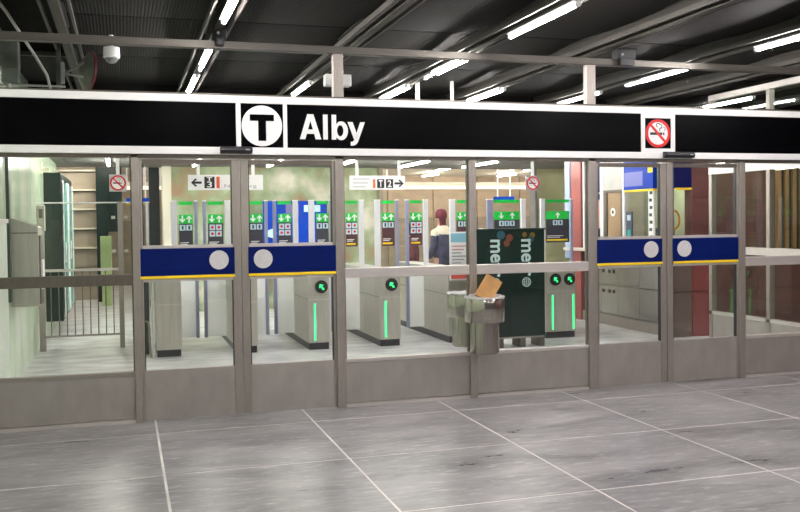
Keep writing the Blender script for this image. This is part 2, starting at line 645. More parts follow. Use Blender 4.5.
# uneven painted rock face
nx, nz = 60, 40
vs_, fs = [], []
for j in range(nz + 1):
    for i in range(nx + 1):
        x = 0.86 + (4.87 - 0.86) * i / nx
        z = 2.75 * j / nz
        d = 0.06 * math.sin(x * 3.1 + z * 1.7) * math.cos(z * 2.9 - x) + 0.03 * random.random()
        vs_.append((x, 9.5 + d, z))
for j in range(nz):
    for i in range(nx):
        a = j * (nx + 1) + i
        fs.append((a, a + 1, a + nx + 2, a + nx + 1))
bm.free()
part('rock_face', MB().add(vs_, fs), ROCK, wb, smooth=True)
part('core', B(0.86, 4.87, 9.62, 9.9, 0, 2.75), SHELL, wb)
part('column', B(0.70, 0.86, 9.4, 9.9, 0, 2.75), BEIGE_L, wb)
part('end_post', B(4.85, 4.92, 9.35, 9.9, 0, 2.75), BEIGE, wb)
vs_, fs = [], []
for j in range(nz + 1):
    for i in range(21):
        x = 8.35 + 2.6 * i / 20
        z = 2.75 * j / nz
        vs_.append((x, 9.5 + 0.05 * math.sin(x * 4 + z * 2) + 0.03 * random.random(), z))
for j in range(nz):
    for i in range(20):
        a = j * 21 + i
        fs.append((a, a + 1, a + 22, a + 21))
part('rock_face', MB().add(vs_, fs), mat('rock_yellow_green', (0.46, 0.46, 0.24), 0.7, 0, 0, 1.4, col2=(0.62, 0.60, 0.38), bump=0.3), wb, smooth=True)
part('core', B(8.35, 10.95, 9.62, 9.9, 0, 2.75), SHELL, wb)

wf = thing('wall_far', (4, 19.5, 0), kind='structure')
part('core', B(-4.1, 14.0, 19.3, 19.6, 0, 3.1), BROWN, wf)
xs = [-4.1 + 1.5 * i for i in range(13)]
for i in range(12):
    for z0, z1 in ((0.0, 0.85), (0.88, 1.75), (1.78, 2.62), (2.65, 3.05)):
        part('panel', B(xs[i] + .02, xs[i + 1] - .02, 19.24, 19.3, z0, z1), BROWN if z0 > 1.7 else BEIGE, wf)
part('backing', B(-4.2, -4.1, 9.0, 19.6, 0, 3.1), BEIGE, wf)
part('backing', B(14.0, 14.1, 4.4, 19.6, 0, 3.1), BROWN, wf)
wr = thing('wall_right', (12, -4, 0), kind='structure')
part('panel', B(12.0, 12.1, -12, 4.3, 0, 3.75), REDWALL, wr)
part('panel', B(12.0, 12.1, 4.3, 9.9, 0, 3.75), REDWALL, wr)
wn = thing('wall_rear', (5, -12, 0), kind='structure')
part('panel', B(XL, 12.0, -12.1, -12.0, 0, 3.75), SHELL, wn)

# red-brown tiled wall beside the ticket booth
ws = thing('wall_side', (8.6, 2.93, 0), kind='structure')
part('core', B(7.52, 12.0, 2.97, 3.1, 0, 2.75), REDWALL, ws)
part('core', B(7.2, 7.52, 2.97, 3.1, 0, 1.28), REDWALL, ws)
xs = [7.22, 7.52, 7.92, 8.6, 8.86, 9.6, 10.6, 12.0]
for i in range(len(xs) - 1):
    for j, (z0, z1) in enumerate(((0.0, 0.62), (0.63, 1.27), (1.28, 1.92), (1.93, 2.6), (2.61, 2.75))):
        if i == 0 and j in (2, 3, 4):
            continue
        mt = REDP if (i == 1 and j < 2) else (mat('grey_tile', (0.17, 0.13, 0.11), 0.3, 0.1, 0.15, 3) if i == 0 else REDWALL)
        part('tile', B(xs[i] + .004, xs[i + 1] - .004, 2.93, 2.97, z0, z1), mt, ws)
for i in range(5):
    x = 8.90 + i * 0.13
    part('slat', B(x, x + 0.06, 2.87, 2.93, 1.2, 2.75), WOOD, ws)
    part('strip', B(x + 0.065, x + 0.12, 2.90, 2.93, 1.2, 2.75), DGREEN, ws)

# ------------------------------------------------------------------ glazed front
ZK, ZM0, ZM1, ZH = 0.42, 1.15, 1.24, 2.205
FY0, FY1 = -0.035, 0.035


def fixed_window(n, x0, x1, dark=False):
    w = thing('window_%d' % n, ((x0 + x1) / 2, 0, 0), kind='structure')
    part('kick_panel', B(x0, x1, -0.025, 0.025, 0.035, ZK - 0.02), KICK, w, bevel=0.003)
    part('sill', B(x0, x1, -0.03, 0.03, 0.0, 0.03), STEEL_L, w)
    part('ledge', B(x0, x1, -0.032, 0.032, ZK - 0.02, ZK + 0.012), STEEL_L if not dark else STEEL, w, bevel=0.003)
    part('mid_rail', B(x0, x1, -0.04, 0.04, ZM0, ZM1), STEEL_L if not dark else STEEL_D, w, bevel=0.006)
    part('pane', B(x0, x1, -0.004, 0.004, ZK + 0.012, ZM0), GLASS, w)
    part('pane', B(x0, x1, -0.004, 0.004, ZM1, ZH), GLASS, w)
    for a, b_ in ((x0, x0 + 0.010), (x1 - 0.010, x1)):
        part('bead', B(a, b_, -0.02, 0.02, ZK + 0.012, ZM0), STEEL_D, w)
        part('bead', B(a, b_, -0.02, 0.02, ZM1, ZH), STEEL_D, w)
    return w


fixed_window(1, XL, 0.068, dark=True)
fixed_window(2, 1.868, 3.052)
fixed_window(3, 3.122, 4.285)
fixed_window(4, 6.075, 7.262)


def door(n, x0, x1, disc_x, band0, band1, meet):
    """meet: which side closes against the other leaf"""
    d = thing('door_%d' % n, ((x0 + x1) / 2, 0, 0), kind='structure')
    wl_, wr_ = (0.024, 0.068) if meet == 'right' else (0.068, 0.024)
    a0, a1 = x0 + wl_, x1 - wr_
    y0, y1 = -0.028, 0.022
    part('stile', B(x0, a0, y0, y1, 0.012, ZH - 0.012), STEEL, d, bevel=0.004)
    part('stile', B(a1, x1, y0, y1, 0.012, ZH - 0.012), STEEL, d, bevel=0.004)
    part('kick_panel', B(a0, a1, y0 + .004, y1, 0.012, ZK + 0.01), KICK, d, bevel=0.003)
    part('top_rail', B(a0, a1, y0, y1, ZH - 0.05, ZH - 0.012), STEEL_D, d)
    part('pane', B(a0, a1, -0.004, 0.004, ZK + 0.01, 1.19), GLASS, d)
    part('pane', B(a0, a1, -0.004, 0.004, 1.475, ZH - 0.05), GLASS, d)
    for q0, q1 in ((a0, a0 + .007), (a1 - .007, a1)):
        part('gasket', B(q0, q1, y0 + .006, y1 - .006, ZK + .01, 1.17), BLACKM, d)
        part('gasket', B(q0, q1, y0 + .006, y1 - .006, 1.475, ZH - .05), BLACKM, d)
    part('rail_trim', B(a0, a1, y0, y1, 1.448, 1.475), STEEL_L, d)
    part('rail_trim', B(a0, a1, y0, y1, 1.17, 1.193), STEEL_L, d)
    bnd = part('blue_band', B(band0, band1, y0 - 0.012, y1, 1.193, 1.448), BLUE, d, bevel=0.002)
    part('yellow_stripe', B(band0, band1, y0 - 0.014, y0 - 0.012, 1.195, 1.219), YELLOW, bnd)
    part('disc', MB().plate(circ(disc_x, 1.343, 0.081, 40), y0 - 0.0155, 0.004), DISC, bnd)
    return d


door(1, 0.128, 0.957, 0.771, 0.126, 0.903, 'right')
door(2, 0.963, 1.788, 1.146, 1.020, 1.788, 'left')
door(3, 4.372, 5.158, 4.972, 4.374, 5.100, 'right')
door(4, 5.164, 6.005, 5.352, 5.225, 5.99, 'left')

# posts between the bays
for n, (x0, x1, mt) in enumerate(((0.068, 0.128, STEEL), (1.788, 1.868, STEEL), (3.052, 3.122, STEEL), (4.285, 4.372, STEEL),
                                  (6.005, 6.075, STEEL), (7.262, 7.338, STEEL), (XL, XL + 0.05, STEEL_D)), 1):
    o = part('trim_%d' % n, B(x0, x1, -0.045, 0.045, 0, 2.235), mt, base=((x0 + x1) / 2, 0, 0), bevel=0.004)
    tag(o, kind='structure')
o = part('trim_8', B(XL, 7.338, -0.045, 0.05, ZH, 2.245), STEEL_D, base=(3, 0, ZH), bevel=0.003)
tag(o, kind='structure')
o = part('trim_9', B(XL, 7.338, -0.05, 0.03, 3.13, 3.195), mat('rail_bronze', (0.11, 0.10, 0.088), 0.4, 0.6, 0.15, 4, (0.4, 3, 3)), base=(3, 0, 3.13), bevel=0.004)
tag(o, kind='structure')
o = part('trim_10', B(XL, 7.338, -0.05, 0.05, 2.70, 2.752), STEEL_D, base=(3, 0, 2.7), bevel=0.003)
tag(o, kind='structure')
for n, x in ((11, 1.832), (12, 4.322), (13, 7.3)):
    o = part('trim_%d' % n, B(x - 0.045, x + 0.045, -0.045, 0.03, 2.752, 3.13), STEEL, base=(x, 0, 2.752), bevel=0.003)
    tag(o, kind='structure')
for n, (x0, x1) in enumerate(((XL, 1.787), (1.877, 4.277), (4.367, 7.255)), 5):
    o = part('window_%d' % n, B(x0, x1, -0.004, 0.004, 2.752, 3.13), GLASS_U, base=((x0 + x1) / 2, 0, 2.75))
    tag(o, kind='structure')

# side glazing that returns from the corner
sg = thing('window_8', (XR, 1.1, 0), kind='structure')
part('kick_panel', B(XR - .025, XR + .025, 0.05, 2.2, 0.03, ZK - .02), KICK, sg)
part('ledge', B(XR - .035, XR + .035, 0.05, 2.2, ZK - .02, ZK + .02), STEEL_L, sg)
part('mid_rail', B(XR - .04, XR + .04, 0.05, 2.2, ZM0 + .04, ZM1 + .04), STEEL_L, sg)
part('head_rail', B(XR - .04, XR + .04, 0.05, 2.2, 2.205, 2.32), WHITE, sg)
part('top_rail', B(XR - .04, XR + .04, 0.05, 2.2, 3.15, 3.22), STEEL_L, sg)
for y in (0.075, 1.08, 2.17):
    part('post', B(XR - .035, XR + .035, y - .03, y + .03, 0.0, 3.15), STEEL, sg)
for a, b_ in ((0.105, 1.05), (1.11, 2.14)):
    for z0, z1 in ((ZK + .02, ZM0 + .04), (ZM1 + .04, 2.205), (2.32, 3.15)):
        part('pane', B(XR - .004, XR + .004, a, b_, z0, z1), GLASS_S, sg)

# ------------------------------------------------------------------ the station sign
SY = -0.06
sign = thing('station_sign', (3.1, -0.05, 2.235), 'long black station fascia sign in a white frame, with round emblem and station name', 'sign')
fr = MB()
fr.box(XL, 7.34, -0.056, -0.045, 2.235, 2.735)
part('backing', fr, BLACKM, sign)
for nm, a in (('frame_rail', (XL, 7.34, -0.075, -0.056, 2.672, 2.735)), ('frame_rail', (XL, 7.34, -0.075, -0.056, 2.235, 2.298))):
    part(nm, B(*a), WHITE, sign, bevel=0.004)
for a, b_ in ((0.93, 0.97), (1.333, 1.367), (4.85, 4.89), (5.185, 5.228)):
    part('divider', B(a, b_, -0.074, -0.056, 2.298, 2.672), WHITE, sign)
part('frame_edge', B(4.89, 5.185, -0.074, -0.056, 2.298, 2.335), WHITE, sign)
part('frame_edge', B(4.89, 5.185, -0.074, -0.056, 2.632, 2.672), WHITE, sign)
part('panel', B(XL, 0.93, -0.062, -0.056, 2.298, 2.672), BLACK, sign)
npn = part('name_panel', B(1.367, 4.85, -0.062, -0.056, 2.298, 2.672), BLACK, sign)
part('panel', B(5.228, 7.34, -0.062, -0.056, 2.298, 2.672), BLACK, sign)


def glyph_name():
    """bold grotesque lettering drawn letter by letter, in units of the sign drawing"""
    def mp(p):
        return (1.478 + (p[0] - 400) / 260 * 0.584, 2.592 - (p[1] - 138) / 120 * 0.268)
    m = MB()
    polys = [[(400, 235), (430, 138), (442, 138), (442, 163), (421, 235)], [(442, 138), (454, 138), (484, 235), (462, 235), (442, 163)],
             [(424, 214), (429, 197), (455, 197), (460, 214)], [(492, 138), (510, 138), (510, 235), (492, 235)],
             [(526, 138), (544, 138), (544, 235), (526, 235)],
             [(590, 165), (610, 165), (629, 217), (617, 237)],
             [(641, 165), (660, 165), (631, 243), (625, 252), (616, 257), (602, 258), (602, 243), (610, 242), (616, 236), (619, 228)]]
    for q in polys:
        m.plate([mp(p) for p in q], -0.067, 0.005)
    n = 28
    for i in range(n):
        a0, a1 = 2 * math.pi * i / n, 2 * math.pi * (i + 1) / n
        q = [(564 + 27 * math.cos(a0), 200 + 37 * math.sin(a0)), (564 + 27 * math.cos(a1), 200 + 37 * math.sin(a1)),
             (560 + 13 * math.cos(a1), 200 + 22 * math.sin(a1)), (560 + 13 * math.cos(a0), 200 + 22 * math.sin(a0))]
        m.plate([mp(p) for p in q], -0.0675, 0.005)
    return m


part('lettering', glyph_name(), WHITE2, npn, label='white station name lettering')
ep = part('emblem_panel', B(0.97, 1.333, -0.062, -0.056, 2.298, 2.672), BLACK, sign)
part('roundel', MB().plate(circ(1.151, 2.483, 0.174, 48), -0.066, 0.004), WHITE2, ep)
part('letter', MB().plate([(1.048, 2.58), (1.048, 2.525), (1.118, 2.525), (1.118, 2.355), (1.185, 2.355), (1.185, 2.525), (1.254, 2.525), (1.254, 2.58)], -0.069, 0.003), BLACK, ep)
sp = part('no_smoking_panel', B(4.89, 5.185, -0.062, -0.056, 2.335, 2.632), BLACK, sign)


def no_smoking(cx, cz, r, y, parent):
    part('white_disc', MB().plate(circ(cx, cz, r * .98, 40), y, 0.003), WHITE2, parent)
    part('cigarette', MB().plate(rect(cx - r * .62, cx + r * .35, cz - r * .11, cz + r * .07), y - 0.002, 0.002), BLACKM, parent)
    part('cigarette_tip', MB().plate(rect(cx + r * .42, cx + r * .52, cz - r * .11, cz + r * .07), y - 0.002, 0.002), BLACKM, parent)
    sm = MB()
    for (sx, sz, sr, a0, a1) in ((.02, .58, .16, .2, 4.4), (.2, .5, .16, -1.9, 1.9), (.28, .26, .17, 1.2, 4.0), (.48, .32, .14, -1.4, 1.9)):
        pts = circ(cx + sx * r, cz + sz * r, sr * r, 10, a0, a1)
        inn = circ(cx + sx * r, cz + sz * r, sr * r * .7, 10, a0, a1)
        sm.plate(pts + inn[::-1], y - 0.002, 0.002)
    part('smoke', sm, BLACKM, parent)
    part('red_ring', MB().ring((cx, cz), r * .8, r, y - 0.005, y), RED, parent)
    c, s = math.cos(math.radians(-45)), math.sin(math.radians(-45))
    w, h = r * .84, r * .09
    part('red_bar', MB().plate([(cx + a * c - b_ * s, cz + a * s + b_ * c) for a, b_ in ((-w, -h), (w, -h), (w, h), (-w, h))], y - 0.0045, 0.003), RED, parent)


no_smoking(5.038, 2.483, 0.139, -0.065, sp)

for x0, x1, lab in ((0.79, 1.06, 'black door sensor bar under the round emblem of the sign'),
                    (5.085, 5.42, 'black door sensor bar under the no smoking emblem of the sign')):
    t = thing('door_sensor', ((x0 + x1) / 2, -0.1, 2.245), lab, 'sensor', 'door sensors')
    m = MB().prism([(x0, -0.076, 2.24), (x0, -0.076, 2.305), (x0, -0.115, 2.30), (x0, -0.135, 2.272), (x0, -0.125, 2.247)], (x1 - x0, 0, 0))
    part('housing', m, BLACKM, t, bevel=0.006)
    part('lens', B(x1 - 0.06, x1 - 0.025, -0.1375, -0.125, 2.268, 2.28), GREY_T, t)

# rail clamps on the top rail
for x0, x1, z0, z1, lab in ((0.75, 0.86, 3.2, 3.31, 'black clamp box on the top rail above the round emblem'),
                            (4.58, 4.78, 3.18, 3.29, 'black clamp box on the top rail left of the no smoking emblem')):
    t = thing('rail_clamp', ((x0 + x1) / 2, -0.05, z0), lab, 'bracket')
    part('body', B(x0, x1, -0.1, 0.02, z0, z1), BLACKM, t, bevel=0.01)
    part('jaw', B(x0 + .02, x1 - .02, -0.115, -0.05, z0 - 0.05, z0 + 0.02), BLACKM, t, bevel=0.006)
    part('bolt', MB().cyl((x0 + .04, -0.12, z0 + .05), (x0 + .04, -0.1, z0 + .05), 0.012, n=8), GREY_T, t)

# ------------------------------------------------------------------ tube lights
def tube_light(x, y0, y1, z, label, group, m, double=False, housing=True):
    t = thing('tube_light', (x, (y0 + y1) / 2, z), label, 'light', group)
    if housing:
        part('housing', B(x - 0.035, x + 0.035, y0 - 0.02, y1 + 0.02, z + 0.017, z + 0.03), WHITE, t)
    for dx in ((-0.03, 0.03) if double else (0.0,)):
        part('tube', MB().cyl((x + dx, y0, z), (x + dx, y1, z), 0.017, n=10), m, t, smooth=True)
        part('end_cap', MB().cyl((x + dx, y0 - 0.035, z), (x + dx, y0, z), 0.021, n=10), WHITE, t)
        part('end_cap', MB().cyl((x + dx, y1, z), (x + dx, y1 + 0.035, z), 0.021, n=10), WHITE, t)
    return t


ZT = 3.243
where = {0.79: 'above the round emblem', 2.07: 'above the station name', 3.25: 'right of the station name', 4.45: 'left of the no smoking emblem',
         5.8: 'right of the no smoking emblem', 8.1: 'beyond the side glazing'}
for x in (0.79, 3.25, 5.8):
    tube_light(x, -1.76, -0.58, ZT, 'lit fluorescent tube outside the glass front, ' + where[x], 'fluorescent tubes on the beams', TUBE_F, double=False)
    tube_light(x, 0.42, 1.5 if x < 1 else 1.4, ZT, 'lit fluorescent tube just behind the glass front, ' + where[x], 'fluorescent tubes on the beams', TUBE_H, double=(x == 3.25))
    tube_light(x, 2.4 if x > 1 else 2.2, 3.48, ZT, 'lit fluorescent tube deeper behind the glass front, ' + where[x], 'fluorescent tubes on the beams', TUBE_H, double=(x == 3.25))
for x in (2.07, 4.45, 8.1):
    tube_light(x, 2.4, 3.44, ZT, 'lit fluorescent tube deeper behind the glass front, ' + where[x], 'fluorescent tubes on the beams', TUBE_H, double=(x == 4.45))
tube_light(8.1, 0.42, 1.4, ZT, 'added lit tube brightening the side bay behind the side glazing', 'fluorescent tubes on the beams', TUBE_H)  # added to brighten the red wall of the side bay
tube_light(10.0, 0.6, 1.8, ZT, 'added lit tube brightening the far end of the side bay', 'fluorescent tubes on the beams', TUBE_H)  # another added tube, lighting the dark wall and ceiling beyond
for x, w in ((-0.3, 'at the end of the left passage'), (6.0, 'behind the person with the maroon cap'), (8.0, 'above the wide gate leaf'), (10.5, 'behind the ticket booth')):  # tubes added in the platform hall to brighten the passages
    tube_light(x, 10.6, 12.0, 2.98, 'added lit tube in the platform hall ' + w, 'added tubes of the platform hall', TUBE_ADDED)
    tube_light(x, 13.4, 14.8, 2.98, 'added lit tube deep in the platform hall ' + w, 'added tubes of the platform hall', TUBE_ADDED)
tube_light(-1.3, 11.2, 12.5, 2.98, 'added lit tube brightening the beige stepped cladding', 'added tubes of the platform hall', TUBE_ADDED)  # extra tube put in to brighten the stepped bands
for x, w in ((6.2, 'left'), (8.6, 'middle'), (11.0, 'right')):  # more added tubes, lifting the dim corridor before the far wall
    tube_light(x, 16.4, 17.8, 2.98, 'added lit tube before the far brown wall, ' + {'left': 'beyond the maroon cap', 'middle': 'beyond the blue platform sign', 'right': 'beyond the ticket booth'}[w], 'added tubes of the platform hall', TUBE_ADDED)
# unseen rows carried on behind the viewer, kept for their light
for x in (0.79, 3.25, 5.8, 8.1):
    for y, w in ((-4.4, 'second'), (-6.9, 'third'), (-9.4, 'fourth')):
        tube_light(x, y, y + 1.2, ZT, 'lit unseen outer tube, %s row from glass front, %s' % (w, where[x]), 'fluorescent tubes over the outer floor', TUBE_F)
for x, w in ((-0.22, 'left passage'), (1.2, 'first gate aisle'), (2.5, 'third gate cabinet'), (3.7, 'fourth gate aisle'), (5.0, 'wide gate aisle'), (6.25, 'last gate aisle')):
    tube_light(x, 6.7, 8.4, 2.665, 'lit tube under the low ceiling beyond the gates, in line with the ' + w, 'tubes under the low ceiling', TUBE_L)
    tube_light(x, 4.8, 6.2, 2.665, 'lit tube under the low ceiling over the gates, in line with the ' + w, 'tubes under the low ceiling', TUBE_L)

# ------------------------------------------------------------------ ceiling clutter on the left
t = thing('dome_camera', (-0.075, 1.05, 3.175), 'white dome security camera hanging under the ribbed ceiling', 'camera')
part('base', MB().lathe([(0, 3.305), (0.072, 3.305), (0.076, 3.235), (0.072, 3.210), (0, 3.210)], -0.075, 1.05, 24), WHITE, t, smooth=True)
part('dome', MB().lathe([(0.062, 3.212), (0.058, 3.190), (0.042, 3.167), (0.02, 3.156), (0, 3.153)], -0.075, 1.05, 20), mat('smoked_dome', (0.16, 0.16, 0.17), 0.1, 0, .05), t, smooth=True)
part('trim_ring', MB().lathe([(0.072, 3.220), (0.078, 3.213), (0.064, 3.203), (0.06, 3.213)], -0.075, 1.05, 24), WHITE2, t, smooth=True)
part('stem', MB().cyl((-0.075, 1.05, 3.30), (-0.075, 1.05, 3.42), .02, n=10), WHITE, t)

t = thing('convex_mirror', (-0.3, 1.2, 3.1), 'round convex mirror with red rim, seen from its side on a bracket', 'mirror')
ax = Vector((0.93, 0.36, -0.1)).normalized()
cM = Vector((-0.285, 1.2, 3.095))
e1 = ax.orthogonal().normalized()
e2 = ax.cross(e1)


def axial(prof, n=28):
    m = MB()
    vs_, fs = [], []
    k = len(prof)
    for i in range(n):
        th = 2 * math.pi * i / n
        for r, d in prof:
            vs_.append(cM + ax * d + (e1 * math.cos(th) + e2 * math.sin(th)) * r)
    for i in range(n):
        j = (i + 1) % n
        for q in range(k - 1):
            fs.append((i * k + q, j * k + q, j * k + q + 1, i * k + q + 1))
    return m.add(vs_, fs)


part('back_shell', axial([(0.185, 0.0), (0.18, -0.012), (0.12, -0.06), (0.05, -0.085), (0.0, -0.09)]), MIRBACK, t, smooth=True)
part('mirror_face', axial([(0.182, 0.006), (0.14, 0.03), (0.08, 0.048), (0.0, 0.056)]), mat('mirror_silver', (0.8, 0.8, 0.8), 0.05, 1.0, .02), t, smooth=True)
part('rim', axial([(0.18, -0.012), (0.196, -0.008), (0.196, 0.012), (0.178, 0.014)]), mat('rim_red', (0.14, 0.01, 0.018), 0.4, 0, .1), t, smooth=True)
mount = Vector((-0.5, 1.2, 3.07))
for p in (cM - ax * 0.06 + e1 * 0.10, cM - ax * 0.06 - e1 * 0.10, cM - ax * .07 + e2 * .09):
    part('strut', MB().cyl(mount, p, 0.011, n=8), GREY_T, t)
part('mount_plate', B(-0.53, -0.5, 1.15, 1.25, 2.98, 3.17), GREY_T, t)
part('mount_post', B(-0.57, -0.53, 1.17, 1.23, 2.76, 3.43), DUCT, t)

t = thing('junction_box', (-0.92, 0.9, 2.9), 'grey-green junction boxes with conduit on the wall above the sign', 'box')
part('box_body', B(-1.09, -0.86, 0.8, 1.0, 3.05, 3.3), DUCT, t, bevel=0.008)
part('small_box', B(-1.0, -0.86, 0.8, 0.95, 2.92, 3.05), DUCT, t, bevel=0.008)
part('conduit', MB().cyl((-0.95, 0.9, 2.76), (-0.95, 0.9, 3.05), 0.02, n=8), CABLE, t)
o = part('hanging_cable', MB().tube([(-1.02, -1.3, 3.42), (-0.93, -0.7, 3.4), (-0.85, -0.1, 3.34), (-0.80, 0.3, 3.27), (-0.70, 0.6, 3.12), (-0.62, 0.75, 2.98), (-0.58, 0.85, 2.78)], 0.013, 8), CABLE, base=(-0.8, 0.3, 3.2), smooth=True)
tag(o, 'loose grey cable sagging from the ceiling over the left end of the sign', 'cable')
o = part('steel_strut', MB().box(-1.09, -0.49, 1.6, 1.64, 3.30, 3.34).box(-1.09, -1.05, 1.6, 1.64, 3.26, 3.40), BEAM, base=(-0.8, 1.6, 3.3))
tag(o, 'dark steel cross strut between left wall and first beam, higher of two', 'strut')
o = part('steel_strut', MB().box(-1.09, -0.49, 1.1, 1.13, 2.93, 2.945).box(-1.09, -1.07, 1.1, 1.13, 2.88, 3.0), CABLE, base=(-0.8, 1.1, 2.93))
tag(o, 'pale thin cross strut low behind the left end of the sign', 'strut')
o = part('ceiling_duct', MB().box(-1.09, -0.53, -1.2, 3.2, 3.55, 3.72).box(-1.02, -0.6, -0.2, -0.1, 3.5, 3.55), DARKV, base=(-0.8, 1, 3.5))
tag(o, 'black duct in the open ceiling bay beside the left wall', 'duct')
for x, z0, w in ((3.57, 2.75, 'left'), (4.03, 2.75, 'right')):
    t = thing('hanger_rod', (x, 3.0, z0), 'white square hanger rod above the sign, %s one of the pair behind the glass' % ('thicker' if w == 'left' else 'thinner'), 'rod')
    r = 0.022 if w == 'left' else 0.018
    part('rod', B(x - r, x + r, 3 - r, 3 + r, 2.5, 3.45), WHITE, t)
    part('foot_plate', B(x - .04, x + .04, 2.96, 3.04, 2.49, 2.5), WHITE, t)
t = thing('wall_box', (1.88, 0.2, 2.88), 'small white box behind the transom post above the station name', 'box')
part('body', B(1.76, 2.0, 0.15, 0.25, 2.88, 2.985), WHITE, t, bevel=0.008)
part('lid', B(1.78, 1.98, 0.137, 0.15, 2.895, 2.97), WHITE, t)
part('bracket', B(1.82, 1.86, 0.03, 0.137, 2.92, 2.94), GREY_T, t)

# ------------------------------------------------------------------ litter bin with box
random.seed(3)


def litter_bin(bx, by, label, wall_y):
    t = thing('litter_bin', (bx, by, 0.45), label, 'bin', 'litter bins on the glass front')
    part('stem', MB().lathe([(0, 0.452), (0.125, 0.452), (0.132, 0.46), (0.132, 0.74)], bx, by, 36), BIN, t, smooth=True)
    part('collar', MB().lathe([(0.13, 0.735), (0.176, 0.735), (0.181, 0.742), (0.181, 0.948), (0.178, 0.954), (0.172, 0.950), (0.17, 0.80), (0, 0.80)], bx, by, 40), BIN, t, smooth=True)
    vs_, fs = [], []
    n = 40
    for i in range(n):
        th = 2 * math.pi * i / n
        for r, z in ((0.183, 0.948), (0.184, 0.956), (0.172, 0.966), (0.15, 0.955), (0.09, 0.945), (0.0, 0.94)):
            j = random.uniform(-.008, .010) if r > 0.05 else 0
            vs_.append((bx + (r + j * .3) * math.cos(th), by + (r + j * .3) * math.sin(th), z + j))
    for i in range(n):
        j = (i + 1) % n
        for q in range(5):
            fs.append((i * 6 + q, j * 6 + q, j * 6 + q + 1, i * 6 + q + 1))
    part('bag_liner', MB().add(vs_, fs), LINER, t, smooth=True, label='crumpled whitish bag liner')
    y0, y1 = sorted((by + (.128 if by < 0 else -.128), wall_y))
    part('wall_bracket', B(bx - .03, bx + .03, y0, y1, 0.55, 0.62), STEEL, t)


litter_bin(3.11, -0.245, 'round stainless litter bin with wide top, outside the glass front post, holding cardboard', -0.045)
litter_bin(3.12, 0.245, 'round stainless litter bin inside the glass, behind the bin with cardboard', 0.045)
t = thing('cardboard_box', (3.18, -0.2, 0.96), 'open brown cardboard package sticking out of the outer litter bin', 'box')
rot = Matrix.Rotation(math.radians(33), 4, 'Y') @ Matrix.Rotation(math.radians(-18), 4, 'Z')


def cbox(a, nm):
    m = B(*a)
    m.v = [tuple(rot @ Vector(p) + Vector((3.175, -0.20, 1.035))) for p in m.v]
    part(nm, m, CARD, t)


cbox((-0.075, 0.075, -0.05, -0.046, -0.12, 0.10), 'front_panel')
cbox((-0.075, 0.075, 0.046, 0.05, -0.12, 0.10), 'back_panel')
cbox((-0.079, -0.075, -0.05, 0.05, -0.12, 0.10), 'side_panel')
cbox((0.075, 0.079, -0.05, 0.05, -0.12, 0.10), 'side_panel')
cbox((-0.075, 0.075, -0.05, 0.05, 0.096, 0.10), 'top_panel')

# ------------------------------------------------------------------ ticket gates
def gate(x0, x1, y0, y1, label, leds=(), dark=False):
    t = thing('ticket_gate', ((x0 + x1) / 2, (y0 + y1) / 2, 0), label, 'ticket gate', 'ticket gates')
    part('kick_base', B(x0 + .012, x1 - .012, y0 + .012, y1 - .012, 0.0, 0.085), BLACKM, t)
    part('core', B(x0 + .008, x1 - .008, y0 + .008, y1 - .008, 0.085, 0.96), STEEL_D, t)
    n = 3
    for s, (a, b_) in enumerate(((x0, x0 + .008), (x1 - .008, x1))):
        for k in range(n):
            ya, yb = y0 + (y1 - y0) * k / n, y0 + (y1 - y0) * (k + 1) / n
            for z0, z1 in ((0.09, 0.645), (0.655, 0.96)):
                part('side_panel', B(a, b_, ya + .005, yb - .005, z0, z1), GATE, t)
    fl_ = part('front_panel', B(x0, x1, y0, y0 + .008, 0.09, 0.645), GATE, t)
    fu = part('front_panel', B(x0, x1, y0, y0 + .008, 0.657, 0.96), GATE, t)
    part('seam_strip', B(x0, x1, y0 - .002, y0 + .006, 0.645, 0.657), STEEL_L, t)
    part('end_panel', B(x0, x1, y1 - .008, y1, 0.09, 0.96), GATE, t)
    part('top_cap', B(x0 - .006, x1 + .006, y0 - .006, y1 + .006, 0.96, 1.01), GATE_T, t, bevel=0.012)
    for (cx, lx) in leds:
        dsp = part('display', MB().plate(circ(cx, 0.815, 0.085, 28), y0 - .012, 0.014), BLACKM, t)
        part('arrow', MB().plate(arrow_poly(cx, 0.815, 0.085, math.radians(35)), y0 - .015, 0.003), ICON_LED, dsp)
        part('dot', MB().plate(rect(cx + .012, cx + .035, .775, .80), y0 - .015, 0.003), ICON_LED, dsp)
        part('led_bar', B(lx - .011, lx + .011, y0 - .006, y0, 0.12, 0.60), LED, t)
    return t


GY0, GY1 = 3.64, 5.95
gate(0.36, 0.67, GY0 + .06, GY1, 'steel ticket gate cabinet without display, beside the curved guard tube')
gate(1.33, 1.61, GY0 + .03, GY1, 'steel ticket gate cabinet behind the meeting edges of the left door pair')
gate(2.26, 2.54, GY0, GY1, 'steel ticket gate cabinet with green light bar, behind left pair of doors', [(2.435, 2.345)])
gate(3.205, 3.495, GY0 - .03, GY1, 'steel ticket gate cabinet with green light bar, behind window left of the bin', [(3.375, 3.29)])
gate(4.17, 4.45, GY0 - .05, GY1, 'steel ticket gate cabinet behind the litter bin, with a poster at its end')
gate(5.565, 6.03, GY0 - .13, GY1, 'wide steel ticket gate cabinet with two displays and two green light bars', [(5.72, 5.675), (5.935, 5.995)])

t = thing('guard_tube', (0.26, 3.75, 0), 'curved steel guard tube beside the first gate cabinet', 'rail')
part('hoop', MB().tube([(0.20, 3.75, 0.42), (0.22, 3.75, 0.46), (0.27, 3.75, 0.44), (0.28, 3.75, 0.36), (0.29, 3.75, 0.0)], 0.014), STEEL, t, smooth=True)
part('upright', MB().cyl((0.325, 3.7, 0.0), (0.325, 3.7, 1.0), 0.014), STEEL_L, t)
part('back_upright', B(0.23, 0.29, 4.05, 4.10, 0.0, 1.0), DUCT, t)


